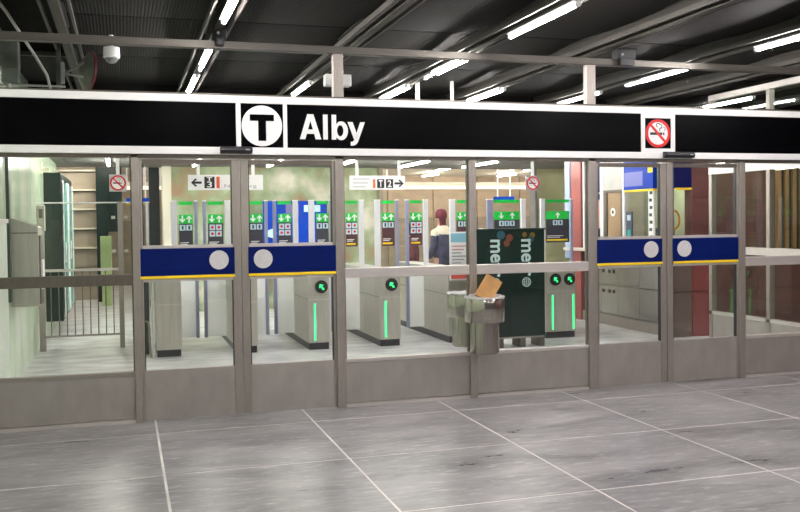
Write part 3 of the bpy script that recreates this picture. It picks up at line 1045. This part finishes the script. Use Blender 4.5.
def leaf(x0, x1, label, icons=4, up_only=False, maroon=False, yellow=True, fx1=None):
    """one swing leaf of a gate, glass with a printed sign"""
    y = 4.6
    t = thing('gate_leaf', ((x0 + x1) / 2, y, 0.12), label, 'gate leaf', 'glass leaves of the ticket gates')
    part('glass', B(x0, x1, y, y + .01, 0.98, 1.955), GLASS_G, t)
    part('frosted_glass', B(x0, fx1 or x1, y, y + .01, 0.12, 0.98), FROST, t)
    gz = 0.02
    part('green_strip', MB().plate(rect(x0 + gz, x1 - gz, 1.905, 1.95), y - .005, .004), GREEN, t)
    sg_ = part('green_field', MB().plate(rect(x0 + gz, x1 - gz, 1.655, 1.775), y - .005, .004), GREEN, t)
    cx = (x0 + x1) / 2
    w = x1 - x0
    if up_only:
        part('arrow', MB().plate(arrow_poly(cx, 1.715, .09), y - .008, .003), WHITE2, sg_)
    else:
        part('arrow', MB().plate(arrow_poly(cx - w * .2, 1.715, .095, math.pi), y - .008, .003), WHITE2, sg_)
        part('arrow', MB().plate(arrow_poly(cx + w * .2, 1.715, .095), y - .008, .003), WHITE2, sg_)
    zb = 1.30
    f = part('dark_field', MB().plate(rect(x0 + gz, x1 - gz, zb, 1.655), y - .005, .004), PRINT_M if maroon else PRINT_D, t)
    s = .075
    rows = 2 if icons == 4 else 1
    for r in range(rows):
        for c in range(2 if icons != 3 else 3):
            ix = cx + (c - (.5 if icons != 3 else 1)) * (s + .012)
            iz = 1.60 - r * (s + .012)
            part('icon', MB().plate(rect(ix - s / 2, ix + s / 2, iz - s / 2, iz + s / 2), y - .008, .003), ICON, f)
            if icons == 4:
                part('icon_mark', MB().plate(circ(ix, iz, s * .26, 12), y - .0095, .0015), RED, f)
            else:
                part('icon_mark', MB().plate(rect(ix - s * .16, ix + s * .16, iz - s * .34, iz + s * .34), y - .0095, .0015), PRINT_D, f)
    for k in range(2):
        part('text_line', MB().plate(rect(x0 + .035, x0 + .035 + (w - .07) * (.75 - .15 * k), 1.395 - k * .022, 1.405 - k * .022), y - .008, .003), WHITE2, f)
    if yellow:
        part('yellow_text', MB().plate(rect(x0 + .03, x1 - .05, 1.325, 1.35), y - .008, .003), YELLOW, f)
    return t


def edge_post(xa, xb, label, m, z0=0.11):
    t = thing('gate_post', ((xa + xb) / 2, 4.6, 0.1), label, 'post', 'posts of the gate leaves')
    part('post', B(xa, xb, 4.585, 4.63, z0, 1.95), m, t, bevel=0.004)
    part('cap', B(xa - .002, xb + .002, 4.58, 4.635, 1.95, 1.965), WHITE, t)


EDGE = mat('blue_edge', (0.30, 0.32, 0.47), 0.35, 0.2, 0.1, 4)
POSTW = mat('post_white', (0.74, 0.74, 0.78), 0.35, 0, 0.03, 4)
AIS = ['first aisle', 'second aisle', 'third aisle', 'fourth aisle']
pairs = [(0.69, 0.91, 1.07, 1.315), (1.63, 1.855, 2.02, 2.248), (2.56, 2.775, 2.985, 3.193), (3.515, 3.74, 3.94, 4.158)]
for k, (a, b_, c, d) in enumerate(pairs):
    leaf(a, b_, 'glass gate leaf with two icons under green arrows, %s' % AIS[k], 2, maroon=(k == 3), yellow=True)
    leaf(c, d, 'glass gate leaf with four prohibition icons under green arrows, %s' % AIS[k], 4, maroon=(k >= 2))
    edge_post(a - .085, a - .005, 'white gate post beside the two-icon leaf, %s' % AIS[k], POSTW, 1.012)
    edge_post(b_ + .003, b_ + .045, 'blue-grey free edge of the two-icon leaf, %s' % AIS[k], EDGE)
    edge_post(c - .048, c - .003, 'blue-grey free edge of the four-icon leaf, %s' % AIS[k], EDGE)
    edge_post(d + .005, d + .075, 'white gate post beside the four-icon leaf, %s' % AIS[k], POSTW, 1.012)
leaf(4.66, 4.90, 'glass gate leaf with two icons under green arrows, wide aisle behind bin', 2, maroon=True)
edge_post(4.57, 4.655, 'white gate post beside the two-icon leaf of the wide aisle', POSTW, 1.012)
leaf(5.25, 5.70, 'wide glass gate leaf with three icons under green arrows, above green news rack', 3, fx1=5.55)
edge_post(5.16, 5.245, 'pale post on the free edge of the wide leaf above the news rack', EDGE)
edge_post(5.71, 5.78, 'white gate post on the far edge of the wide leaf', POSTW, 1.012)
leaf(6.10, 6.53, 'glass gate leaf with a single white up arrow, beside the ticket booth', 2, up_only=True)
edge_post(6.03, 6.10, 'white gate post of the single up arrow leaf', POSTW, 1.012)
edge_post(6.535, 6.57, 'blue-grey free edge of the single up arrow leaf', EDGE)

# ------------------------------------------------------------------ news rack
ry = 2.85
t = thing('news_rack', (4.755, ry + .15, 0), 'tall dark green newspaper rack with vertical white lettering, behind the bin', 'newspaper rack')
part('body', B(4.275, 5.235, ry, ry + .30, 0.14, 1.52), RACK, t, bevel=0.008)
part('divider', B(4.752, 4.758, ry - .003, ry, 0.16, 1.50), DGREEN, t)
part('top_lid', B(4.265, 5.245, ry - .01, ry + .31, 1.52, 1.54), RACK, t, bevel=0.004)
part('base_plate', B(4.30, 5.22, ry + .01, ry + .29, 0.12, 0.14), STEEL, t)
for x in (4.58, 4.89, 5.16):
    part('foot', B(x, x + .075, ry + .02, ry + .28, 0.0, 0.12), STEEL_D, t)
for x0, x1 in ((4.47, 4.635), (4.90, 5.065)):
    part('lettering', text_mb('metr', x0 + (.035 if False else 0), x1, 0.92, 1.40, ry - .006, .004, bold=0.02, turn=True), MINT, t)
    cx, cz, R_ = (x0 + x1) / 2 - .01, 0.845, 0.062
    gm = MB().ring((cx, cz), R_ * .82, R_, ry - .006, ry - .002)
    for d in (-.45, 0, .45):
        h = math.sqrt(1 - d * d) * R_ * .95
        gm.plate(rect(cx + d * R_ - .0035, cx + d * R_ + .0035, cz - h, cz + h), ry - .006, .004)
        gm.plate(rect(cx - h, cx + h, cz + d * R_ - .0035, cz + d * R_ + .0035), ry - .006, .004)
    part('globe_mark', gm, MINT, t)
for cx, cz, R_, m_ in ((4.62, 1.46, .06, mat('print_blue', (.02, .10, .14), .5)), (4.74, 1.42, .05, mat('print_rust', (.22, .05, .02), .5)),
                       (4.70, 1.35, .045, MATS['print_rust']), (4.95, 1.46, .035, mat('print_ochre', (.22, .13, .01), .5)),
                       (5.06, 1.45, .04, MATS['print_ochre']), (5.04, 1.40, .045, MATS['print_blue'])):
    if cz - R_ > 1.3:
        part('flower_print', MB().plate(circ(cx, cz, R_, 7), ry - .004, .003), m_, t)

t = thing('info_poster', (4.25, 3.5, 1.0), 'upright white information poster with pale blue header, by the gate behind the bin', 'poster')
part('board', B(4.16, 4.43, 3.50, 3.515, 0.85, 1.50), WHITE, t)
part('header_print', MB().plate(rect(4.175, 4.415, 1.36, 1.48), 3.497, .003), mat('print_sky', (.25, .52, .65), .5), t)
for k in range(6):
    part('text_line', MB().plate(rect(4.19, 4.40 - .04 * (k % 3), 1.30 - k * .045, 1.315 - k * .045), 3.497, .003), mat('print_pink', (.65, .25, .25), .5) if k in (0, 1) else GREY_T, t)
part('footer_print', MB().plate([(4.175, .87), (4.415, .87), (4.415, .92), (4.175, 1.02)], 3.497, .003), mat('print_red', (.72, .10, .08), .5), t)
part('support', B(4.27, 4.32, 3.515, 3.58, 0.9, 1.1), GREY_T, t)

# ------------------------------------------------------------------ hanging signs
HY = 4.5      # the signs hang under the edge of the low ceiling
t = thing('wayfinding_sign', (1.35, HY, 2.10), 'white hanging direction sign with left arrow and orange bar, behind left doors', 'sign')
part('board', B(0.835, 1.83, HY, HY + .05, 2.10, 2.305), WHITE, t, bevel=.004)
part('arrow', MB().plate(arrow_poly(0.94, 2.20, .14, math.pi / 2), HY - .003, .003), BLACKM, t)
sy = part('line_symbol', MB().plate(rect(1.045, 1.18, 2.125, 2.28), HY - .003, .003), BLACKM, t)
part('numeral', text_mb('3', 1.08, 1.145, 2.135, 2.215, HY - .006, .003, .01), WHITE2, sy)
part('letter', text_mb('T', 1.075, 1.15, 2.225, 2.272, HY - .006, .003, .02), WHITE2, sy)
part('orange_bar', MB().plate(rect(1.205, 1.247, 2.125, 2.28), HY - .003, .003), ORANGE, t)
part('lettering', text_mb('Norsborg', 1.31, 1.74, 2.12, 2.178, HY - .003, .003), GREY_T, t)
for x in (0.97, 1.70):
    part('rod', B(x - .02, x + .02, HY + .015, HY + .035, 2.305, 2.72), WHITE, t)
t = thing('wayfinding_sign', (3.45, HY, 2.10), 'white hanging direction sign with right arrow and two black symbols', 'sign')
part('board', B(3.055, 3.86, HY, HY + .05, 2.10, 2.30), WHITE, t, bevel=.004)
part('arrow', MB().plate(arrow_poly(3.77, 2.19, .135, -math.pi / 2), HY - .003, .003), BLACKM, t)
for x, c_ in ((3.445, 'T'), (3.575, '2')):
    sy = part('line_symbol', MB().plate(rect(x, x + .105, 2.125, 2.25), HY - .003, .003), BLACKM, t)
    part('character', text_mb(c_, x + .025, x + .08, 2.138, 2.237, HY - .006, .003, .02), WHITE2, sy)
part('orange_bar', MB().plate(rect(3.385, 3.417, 2.125, 2.25), HY - .003, .003), ORANGE, t)
FAINT = mat('faint_print', (.55, .55, .57), .5)
for k in range(3):
    part('text_line', MB().plate(rect(3.09, 3.34 - .03 * k, 2.245 - k * .055, 2.26 - k * .055), HY - .003, .003), FAINT, t)
for x in (3.16, 3.78):
    part('rod', B(x - .02, x + .02, HY + .015, HY + .035, 2.30, 2.72), WHITE, t)
for x, w in ((-0.058, 'over the left barrier'), (5.86, "beyond the news rack")):
    t = thing('no_smoking_sign', (x, HY, 2.08), 'round no smoking sign on a hanging plate ' + w, 'sign', 'hanging no smoking signs')
    part('plate', B(x - .11, x + .11, HY, HY + .02, 2.085, 2.305), GREY_T if x > 1 else mat('pale_plate', (.6, .6, .58), .5), t)
    no_smoking(x, 2.195, .10, HY - .003, t)
    part('rod', B(x - .022, x + .022, HY + .005, HY + .02, 2.305, 2.72), WHITE, t)

t = thing('map_board', (3.1, 9.2, 0.8), 'blue map board with pale prints on the rock wall behind the gate leaves', 'board')
part('board', B(2.52, 3.75, 9.2, 9.26, 0.85, 2.06), BLUE2, t, bevel=.006)
part('print', MB().plate(rect(3.30, 3.62, 1.85, 1.98), 9.195, .004), MATS['icon_pale_blue'], t)
part('print', MB().plate(rect(2.95, 3.2, 1.75, 2.0), 9.195, .004), mat('violet_map', (.20, .16, .36), .5), t)
part('print', MB().plate(circ(2.68, 1.45, .10, 5), 9.195, .004), MATS['icon_pale_blue'], t)
part('foot', B(2.7, 2.78, 9.2, 9.3, 0.0, 0.85), GREY_T, t)
part('foot', B(3.5, 3.58, 9.2, 9.3, 0.0, 0.85), GREY_T, t)

# ------------------------------------------------------------------ left: barrier, wall machine, display case
ry = 4.85
t = thing('barrier_railing', (-0.5, ry, 0), 'steel barrier with vertical bars and glass above, beside the left wall', 'railing')
part('post', B(-1.08, -1.0, ry - .03, ry + .03, 0.0, 1.3), STEEL, t)
part('post', B(-0.075, -0.01, ry - .03, ry + .03, 0.0, 1.96), STEEL, t)
part('bottom_rail', B(-1.0, -0.075, ry - .015, ry + .015, 0.175, 0.20), STEEL, t)
part('top_rail', B(-1.0, -0.075, ry - .02, ry + .02, 1.04, 1.075), STEEL_L, t)
for k in range(9):
    x = -0.93 + k * .098
    part('bar', MB().cyl((x, ry, 0.2), (x, ry, 1.04), .007, n=8), STEEL_D, t)
part('glass', B(-1.0, -0.075, ry - .005, ry + .005, 1.08, 1.94), GLASS_G, t)
part('glass_edge', B(-1.08, 0.34, ry - .008, ry + .008, 1.94, 1.958), WHITE, t)
part('glass', B(-0.005, 0.29, ry - .005, ry + .005, 0.15, 1.94), GLASS_G, t)
for z in (1.30, 1.75):
    for x in (-0.13, 0.03):
        part('clamp', B(x - .025, x + .025, ry - .02, ry + .02, z - .02, z + .02), STEEL_L, t)
part('end_post', B(0.29, 0.325, ry - .02, ry + .02, 0.0, 1.95), POSTW, t)

t = thing('wall_machine', (-0.96, 2.1, 0.8), 'steel wall cabinet with sloping top on the pale green wall', 'cabinet')
m = MB().prism([(-1.098, 2.0, 0.83), (-1.098, 2.0, 1.74), (-0.83, 2.0, 1.64), (-0.83, 2.0, 0.83)], (0, 0.42, 0))
part('body', m, GATE, t, bevel=.006)
part('door_panel', B(-1.085, -0.87, 1.99, 2.0, 0.85, 1.56), GATE, t, bevel=.003)
part('seam', B(-1.095, -0.835, 1.994, 2.0, 1.575, 1.585), STEEL_D, t)
part('side_strip', B(-0.83, -0.815, 2.05, 2.38, 0.85, 1.55), STEEL_D, t)
part('reader', B(-0.815, -0.80, 2.1, 2.3, 1.0, 1.3), WHITE, t)
o = thing('door_5', (XL + .01, 1.5, 0), kind='structure')
part('frame', B(XL, XL + .03, 1.78, 1.9, 0.9, 2.72), JAMB, o)
part('frame', B(XL, XL + .025, 0.15, 1.78, 2.6, 2.72), JAMB, o)
part('panel', B(XL, XL + .012, 0.2, 1.7, 0.05, 1.72), mat('pale_door', (.62, .68, .58), .3, 0, .05), o)
part('handle_rail', B(XL + .012, XL + .03, 0.2, 1.7, 1.68, 1.72), STEEL_L, o)

t = thing('display_case', (-0.98, 7.3, 0.25), 'dark green display case with turquoise glass doors on left wall beyond barrier', 'display case')
part('body', B(-1.098, -0.86, 6.2, 9.0, 0.25, 2.42), DGREEN, t, bevel=.01)
for k in range(2):
    y0 = 6.3 + k * 1.35
    d = part('glass_door', B(-0.86, -0.845, y0, y0 + 1.25, 0.32, 2.3), TURQ, t)
    part('door_frame', MB().box(-.86, -.835, y0, y0 + .08, .3, 2.32).box(-.86, -.835, y0 + 1.17, y0 + 1.25, .3, 2.32), WHITE, d)
    part('handle', MB().cyl((-.825, y0 + .2, 1.1), (-.825, y0 + .2, 1.4), .012, n=8), STEEL_L, d)
t = thing('wall_lamp', (-1.05, 5.6, 2.45), 'small cream wall bracket fitting above the display case', 'fitting')
part('plate', B(-1.1, -1.08, 5.75, 5.87, 2.38, 2.55), BEIGE_L, t)
part('arm', B(-1.08, -0.98, 5.78, 5.84, 2.42, 2.46), BEIGE_L, t)
t = thing('intercom', (-1.06, 5.1, 1.6), 'small grey intercom box on left wall behind the barrier', 'intercom')
part('box_body', B(-1.1, -1.0, 5.0, 5.15, 1.58, 1.92), GATE, t, bevel=.006)
part('grille', B(-1.07, -1.02, 4.993, 5.0, 1.75, 1.87), STEEL_D, t)

# stepped back wall of the far stairwell
t = thing('stair_cladding', (-0.9, 13.2, 0), 'beige metal cladding in five stepped bands at end of left passage', 'cladding')
for k in range(5):
    z0 = 0.75 + k * .42
    part('band', MB().prism([(-1.9, 13.0, z0), (-1.9, 13.0, z0 + .36), (-1.9, 13.16, z0 + .40), (-1.9, 13.2, z0)], (1.36, 0, 0)), BEIGE, t)
    part('ledge', B(-1.9, -0.54, 12.9, 13.2, z0 + .385, z0 + .42), BEIGE_L, t)
part('backing', B(-1.9, -0.54, 13.2, 13.3, 0.0, 3.045), BEIGE, t)
t = thing('dark_portal', (-0.4, 12.6, 0), 'dark green portal frame beside the beige cladding of the left passage', 'portal')
part('jamb', B(-0.55, -0.32, 12.5, 12.8, 0, 2.85), DGREEN, t)
part('jamb', B(-0.32, -0.02, 12.6, 12.8, 1.5, 2.85), DGREEN, t)
part('lintel', B(-0.55, -0.02, 12.5, 12.8, 2.85, 2.95), DGREEN, t)
t = thing('lime_cabinet', (-0.38, 11.5, 0.7), 'yellow-green upright cabinet standing at the end of the left passage', 'cabinet')
part('body', B(-0.46, -0.24, 11.4, 11.7, 0.5, 1.42), LIMEG, t, bevel=.01)
part('plinth', B(-0.44, -0.26, 11.42, 11.68, 0.0, 0.5), LIMEG, t)
part('door', B(-0.45, -0.25, 11.385, 11.4, 0.55, 1.38), LIMEG, t, bevel=.004)
t = thing('dark_opening', (0.62, 11, 0), 'dark block standing in for an opening at the right side of the left passage', 'column')  # solid dark block standing in for a dark opening
part('shaft', B(0.50, 0.70, 10.9, 11.2, 0, 3.05), mat('charcoal', (.02, .025, .03), .3), t)
part('base', B(0.48, 0.72, 10.88, 11.22, 0, .12), BLACKM, t)

for x0, x1, w, n in ((0.07, 0.64, 'at the end of the left passage', 0), (9.7, 10.3, 'above the wide gate leaf', 1)):
    t = thing('platform_sign', ((x0 + x1) / 2, 15, 2.1), 'small blue hanging platform sign with yellow edge ' + w, 'sign', 'blue platform signs')
    part('board', B(x0, x1, 15.0, 15.06, 2.16, 2.29), BLUE2, t)
    part('yellow_edge', B(x0, x1, 14.995, 15.0, 2.13, 2.16), YELLOW, t)
    part('rod', B(x0 + .1, x0 + .13, 15.02, 15.04, 2.29, 3.05), WHITE, t)
    part('rod', B(x1 - .13, x1 - .1, 15.02, 15.04, 2.29, 3.05), WHITE, t)
for x0, x1, y, w in ((-0.1, 1.1, 15.6, 'left passage'), (5.6, 13.0, 15.6, 'platform hall behind the gates')):
    t = thing('light_trough', ((x0 + x1) / 2, y, 2.5), 'long cream light trough glowing across the ' + w, 'light', 'light troughs')
    part('tray', MB().box(x0, x1, y - .16, y + .16, 2.60, 2.64).box(x0, x1, y - .16, y - .14, 2.64, 2.70), BEIGE_L, t)
    part('diffuser', B(x0 + .05, x1 - .05, y - .12, y + .12, 2.52, 2.60), TROUGH, t)
    for k in range(3):
        x = x0 + (x1 - x0) * (k + .5) / 3
        part('rod', B(x - .015, x + .015, y - .015, y + .015, 2.64, 3.048), WHITE, t)

# ------------------------------------------------------------------ ticket booth on the right
BX = 7.2
t = thing('ticket_booth', (BX, 4.6, 0), 'ticket booth with steel front, blue header signs and lit window', 'booth')
ST = mat('booth_steel', (0.42, 0.41, 0.39), 0.25, 0.8, 0.08, 5, (6, 6, .5))
part('plinth', B(BX - .03, BX + .1, 3.15, 5.9, 0.0, 0.16), STEEL, t)
yk = [3.15, 3.75, 4.35, 4.85, 5.4, 5.9]
for k in range(5):
    for z0, z1 in ((.17, .62), (.63, 1.13)):
        pn = part('front_panel', B(BX, BX + .06, yk[k] + .004, yk[k + 1] - .004, z0, z1), ST, t)
        for h in (4.44, 4.57, 4.75, 4.95):
            if yk[k] < h < yk[k + 1] - .05:
                part('vent_hole', B(BX - .004, BX, h, h + .06, (.81 if z0 > .5 else .50), (.86 if z0 > .5 else .55)), BLACKM, pn)
part('counter', B(BX - .12, BX + .4, 3.12, 5.9, 1.13, 1.18), STEEL_L, t, bevel=.006)
# upper wall
part('corner_post', B(BX, BX + .06, 2.97, 3.15, 0.0, 2.75), STEEL, t)
part('window_pane', B(BX + .02, BX + .03, 3.25, 4.14, 1.18, 2.05), GLASS, t)
part('post', B(BX, BX + .05, 3.15, 3.25, 1.18, 2.75), STEEL_L, t)
part('post', B(BX - .01, BX + .05, 4.14, 4.20, 1.18, 2.75), POSTW, t)
part('post', B(BX - .01, BX + .05, 4.76, 4.86, 1.18, 2.75), POSTW, t)
bs = part('blue_header', B(BX - .02, BX + .05, 3.36, 4.14, 2.07, 2.75), BLUE2, t)
part('yellow_edge', B(BX - .022, BX + .05, 3.36, 4.14, 2.04, 2.07), YELLOW, bs)
part('pale_print', B(BX - .023, BX - .02, 3.62, 4.12, 2.12, 2.33), mat('violet_print', (.12, .14, .48), .4), bs)
part('yellow_label', B(BX - .026, BX - .02, 3.36, 3.48, 2.30, 2.40), YELLOW, bs)
pb = part('cream_panel', B(BX, BX + .05, 4.20, 4.76, 2.09, 2.75), mat('grey_cream', (.45, .44, .42), .4, 0, .1, 3), t)
part('transom_bar', B(BX - .01, BX + .05, 4.20, 4.76, 2.05, 2.09), STEEL_D, t)
dr = part('wood_door', B(BX + .01, BX + .05, 4.24, 4.72, 1.18, 2.05), mat('tan_door', (.30, .20, .11), .5, 0, .1, 3), t)
part('speak_ring', MB().cyl((BX, 4.49, 1.75), (BX + .02, 4.49, 1.75), .065, n=24), WHITE, dr)
part('speak_hole', MB().cyl((BX - .004, 4.49, 1.75), (BX + .01, 4.49, 1.75), .028, n=16), BLACKM, dr)
part('frame_bar', B(BX - .01, BX + .05, 4.20, 4.25, 1.18, 2.05), STEEL_D, t)
part('frame_bar', B(BX - .01, BX + .05, 4.66, 4.76, 1.18, 2.05), STEEL_D, t)
part('blue_header', B(BX, BX + .05, 4.86, 5.25, 2.07, 2.75), BLUE, t)
part('blue_header', B(BX, BX + .05, 4.86, 5.25, 1.95, 2.04), BLUE, t)
part('pink_panel', B(BX, BX + .05, 4.86, 5.25, 1.18, 1.95), mat('pink_panel', (.52, .30, .24), .5, 0, .08), t)
part('red_pillar', B(BX - .05, BX + .15, 5.42, 5.75, 0, 2.75), REDP, t)
part('glass_edge_post', B(BX - .02, BX + .04, 5.27, 5.40, 1.18, 2.75), POSTW, t)
part('blue_post', B(BX - .06, BX + .04, 5.78, 5.95, 1.0, 2.75), mat('pale_blue_post', (.35, .42, .62), .4, 0, .1), t)
ss = part('sticker_strip', B(BX - .005, BX + .02, 3.37, 3.50, 1.30, 2.06), WHITE2, t)
for k in range(7):
    z = 1.36 + k * .105
    part('sticker_mark', B(BX - .008, BX - .005, 3.395 + .012 * (k % 2), 3.475 - .012 * ((k + 1) % 2), z, z + .045), PRINT_D, ss)
part('notice', B(BX - .002, BX + .02, 3.95, 4.10, 1.33, 1.75), mat('slate_notice', (.06, .08, .13), .5), t)
part('notice_label', B(BX - .005, BX - .002, 3.98, 4.07, 1.62, 1.70), ICON, t)
part('notice_label', B(BX - .005, BX - .002, 3.98, 4.07, 1.38, 1.48), mat('teal_print', (.05, .45, .38), .5), t)
part('card_reader', B(BX - .1, BX, 4.88, 5.0, 1.2, 1.5), BLACKM, t)
part('reader_screen', B(BX - .104, BX - .1, 4.9, 4.98, 1.42, 1.47), ICON_LED, t)
# front window of the booth
part('front_header', B(BX + .06, 7.56, 2.94, 3.0, 2.06, 2.75), BLUE, t)
part('front_yellow_edge', B(BX + .06, 7.56, 2.935, 2.94, 2.035, 2.065), YELLOW, t)
part('front_pane', B(BX + .06, 7.52, 2.95, 2.96, 1.28, 2.035), GLASS, t)
# inside of the booth
part('inner_wall', B(8.6, 8.65, 3.1, 5.9, 0, 2.75), mat('booth_inner', (.52, .60, .38), .6, 0, .1, 3), t)
part('inner_end', B(BX + .06, 8.6, 5.85, 5.9, 0, 2.75), mat('booth_inner_cream', (.6, .58, .45), .6, 0, .1, 3), t)
part('desk', B(BX + .4, 8.3, 3.2, 4.8, 0.72, 0.78), WOOD, t)
part('roof', B(BX, 8.65, 3.1, 5.9, 2.75, 2.8), WHITE, t)
o = thing('booth_lamp', (7.9, 4.3, 2.68), 'lit tube lamp under the ceiling inside the ticket booth', 'light')
part('tube', MB().cyl((7.9, 3.7, 2.68), (7.9, 4.9, 2.68), .02, n=10), TUBE_L, o, smooth=True)
part('housing', B(7.85, 7.95, 3.68, 4.92, 2.705, 2.75), WHITE, o)
o = thing('office_monitor', (7.75, 3.7, .78), 'dark computer monitor on the desk in the booth window', 'monitor')
part('screen', B(7.6, 7.63, 3.5, 3.95, 1.2, 1.5), BLACKM, o, bevel=.005)
part('stand', MB().cyl((7.63, 3.72, .79), (7.63, 3.72, 1.2), .02, n=10), BLACKM, o)
part('base', MB().cyl((7.63, 3.72, .78), (7.63, 3.72, .795), .11, n=20), BLACKM, o)
o = thing('desk_lamp', (7.42, 3.2, 1.0), 'orange ring shaped desk lamp in the booth corner window', 'lamp')
m = MB()
pts = [(7.36 + .09 * math.cos(a * math.pi / 12), 3.12, 1.62 + .13 * math.sin(a * math.pi / 12)) for a in range(-6, 19)]
part('ring', MB().tube(pts, .014), mat('orange_plastic', (.75, .30, .02), .4, 0, .05), o, smooth=True)
part('stem', MB().cyl((7.36, 3.14, .78), (7.36, 3.13, 1.5), .012, n=8), BLACKM, o)
part('foot', MB().cyl((7.42, 3.24, .78), (7.42, 3.24, .80), .08, n=16), BLACKM, o)

# ------------------------------------------------------------------ people
def person(name, loc, rotz, label, joints, edges, radii, mats, cuts):
    """joints: local coordinates, first is the pelvis; one continuous skinned body, coloured by height"""
    me = bpy.data.meshes.new(name)
    me.from_pydata(joints, edges, [])
    o = bpy.data.objects.new(name, me)
    C.objects.link(o)
    o.location = loc
    o.rotation_euler = (0, 0, rotz)
    sk = o.modifiers.new('skin', 'SKIN')
    sk.use_smooth_shade = True
    lay = me.skin_vertices[0].data
    for i, r in enumerate(radii):
        lay[i].radius = r if isinstance(r, tuple) else (r, r)
        lay[i].use_root = (i == 0)
    sb = o.modifiers.new('sub', 'SUBSURF')
    sb.levels = 2
    sb.render_levels = 2
    dg = bpy.context.evaluated_depsgraph_get()
    m2 = bpy.data.meshes.new_from_object(o.evaluated_get(dg))
    o.modifiers.clear()
    o.data = m2
    m2.materials.clear()
    for m_ in mats:
        m2.materials.append(m_)
    for p in m2.polygons:
        p.use_smooth = True
        p.material_index = cuts(p.center)
    tag(o, label, 'person')
    ROOTLOC[o] = Vector((0, 0, 0))
    return o


JT = [(0, 0, .96), (0, 0, 1.12), (0, 0, 1.32), (0, .01, 1.47), (0, .03, 1.55), (0, .05, 1.63), (0, .06, 1.72), (0, .05, 1.80),   # 0-7 spine, head
      (.10, 0, .93), (.11, .02, .50), (.115, -.03, .09), (.12, .12, .035),            # 8-11 right leg
      (-.10, 0, .93), (-.11, .02, .50), (-.115, -.03, .09), (-.12, .12, .035),        # 12-15 left leg
      (.18, 0, 1.44), (.235, -.02, 1.17), (.20, .14, 1.00), (.18, .19, .95),          # 16-19 right arm
      (-.18, 0, 1.44), (-.235, -.02, 1.17), (-.20, .14, 1.00), (-.18, .19, .95)]      # 20-23 left arm
ED = [(0, 1), (1, 2), (2, 3), (3, 4), (4, 5), (5, 6), (6, 7), (0, 8), (8, 9), (9, 10), (10, 11), (0, 12), (12, 13), (13, 14), (14, 15),
      (3, 16), (16, 17), (17, 18), (18, 19), (3, 20), (20, 21), (21, 22), (22, 23)]
RA = [(.19, .15), (.19, .15), (.205, .16), (.15, .13), .065, (.085, .095), (.09, .105), (.065, .075),
      .10, .072, .052, .045, .10, .072, .052, .045, .082, .062, .045, .035, .082, .062, .045, .035]


def cut_a(c):
    if c.z > 1.565:
        return 3 if c.z < 1.70 and c.y > .02 else 2
    if c.z > 1.40:
        return 1
    if c.z < .90 and abs(c.x) < .165:
        return 5 if c.z < .10 else 4
    if c.z < .99 and abs(c.x) > .15:
        return 3
    return 0


def finger_set(o, s, base):
    m = MB()
    for k in range(4):
        a = Vector(base) + Vector((s * (-.025 + .016 * k), 0.0, 0))
        m.tube([a, a + Vector((0, .035, -.03)), a + Vector((-.006 * s, .05 + .004 * (k % 2), -.062)), a + Vector((-.01 * s, .045, -.088 + .006 * k))], .008, 6)
    a = Vector(base) + Vector((-s * .03, 0.01, .01))
    m.tube([a, a + Vector((-s * .02, .03, -.02)), a + Vector((-s * .018, .05, -.05))], .009, 6)
    me_o = part('fingers', m, SKIN, None, smooth=True)
    me_o.parent = o
    me_o.location = (0, 0, 0)


def face(o, y=0.15):
    for nm, mb, mt in (('eye', MB().lathe([(0, -.009), (.009, 0), (0, .009)], .032, y - .012, 8), WHITE2), ('eye', MB().lathe([(0, -.009), (.009, 0), (0, .009)], -.032, y - .012, 8), WHITE2),
                       ('nose', MB().prism([(-.012, y - .02, 1.64), (.012, y - .02, 1.64), (0, y + .018, 1.645), (0, y - .01, 1.69)][:3], (0, -.006, .045)), SKIN),
                       ('mouth', B(-.024, .024, y - .015, y - .004, 1.60, 1.608), RED)):
        if nm == 'eye':
            mb.v = [(p[0], p[1], p[2] + 1.685) for p in mb.v]
        q = part(nm, mb, mt, None, smooth=True)
        q.parent = o
        q.location = (0, 0, 0)
    for s in (-1, 1):
        q = part('ear', MB().lathe([(0, 1.63), (.016, 1.645), (.018, 1.67), (0, 1.69)], s * .088, .06, 8), SKIN, None, smooth=True)
        q.parent = o
        q.location = (0, 0, 0)


pa = person('person', (5.33, 7.0, 0.0), math.radians(18), 'person in dark jacket with cream shoulders and maroon cap, seen from behind', JT, ED, RA,
            [JACKET, YOKE, MAROON, SKIN, TROUSER, SHOE], cut_a)
cap = part('knit_cap', MB().lathe([(.098, 1.70), (.108, 1.71), (.108, 1.745), (.10, 1.80), (.07, 1.845), (.025, 1.862), (0, 1.864)], 0, .055, 24), MAROON, None, smooth=True)
cap.parent = pa
cap.location = (0, 0, 0)
face(pa)
for s in (-1, 1):
    finger_set(pa, s, (s * .18, .19, .95))


def cut_b(c):
    if c.z > 1.565:
        return 1 if c.y > .03 and c.z < 1.74 else 2
    if c.z < .62 and abs(c.x) < .165:
        return 4 if c.z < .10 else 3
    if c.z < .99 and abs(c.x) > .15 and c.y > .1:
        return 1
    return 0


JB = [(x, y, z * .90) for x, y, z in JT]
pb_ = person('person', (4.86, 7.3, 0.0), math.radians(70), 'person in long maroon coat, mostly hidden behind a gate leaf', JT, ED, [tuple(a * .95 for a in (r if isinstance(r, tuple) else (r, r))) for r in RA],
             [MAROON, SKIN, TROUSER, TROUSER, SHOE], cut_b)
pb_.scale = (.88, .88, .88)
hair = part('hair', MB().lathe([(.10, 1.60), (.112, 1.66), (.112, 1.74), (.09, 1.80), (.05, 1.83), (0, 1.84)], 0, .035, 24), mat('dark_hair', (.02, .012, .01), .6, 0, .1), None, smooth=True)
hair.parent = pb_
hair.location = (0, 0, 0)
face(pb_)
for s in (-1, 1):
    finger_set(pb_, s, (s * .18, .19, .95))
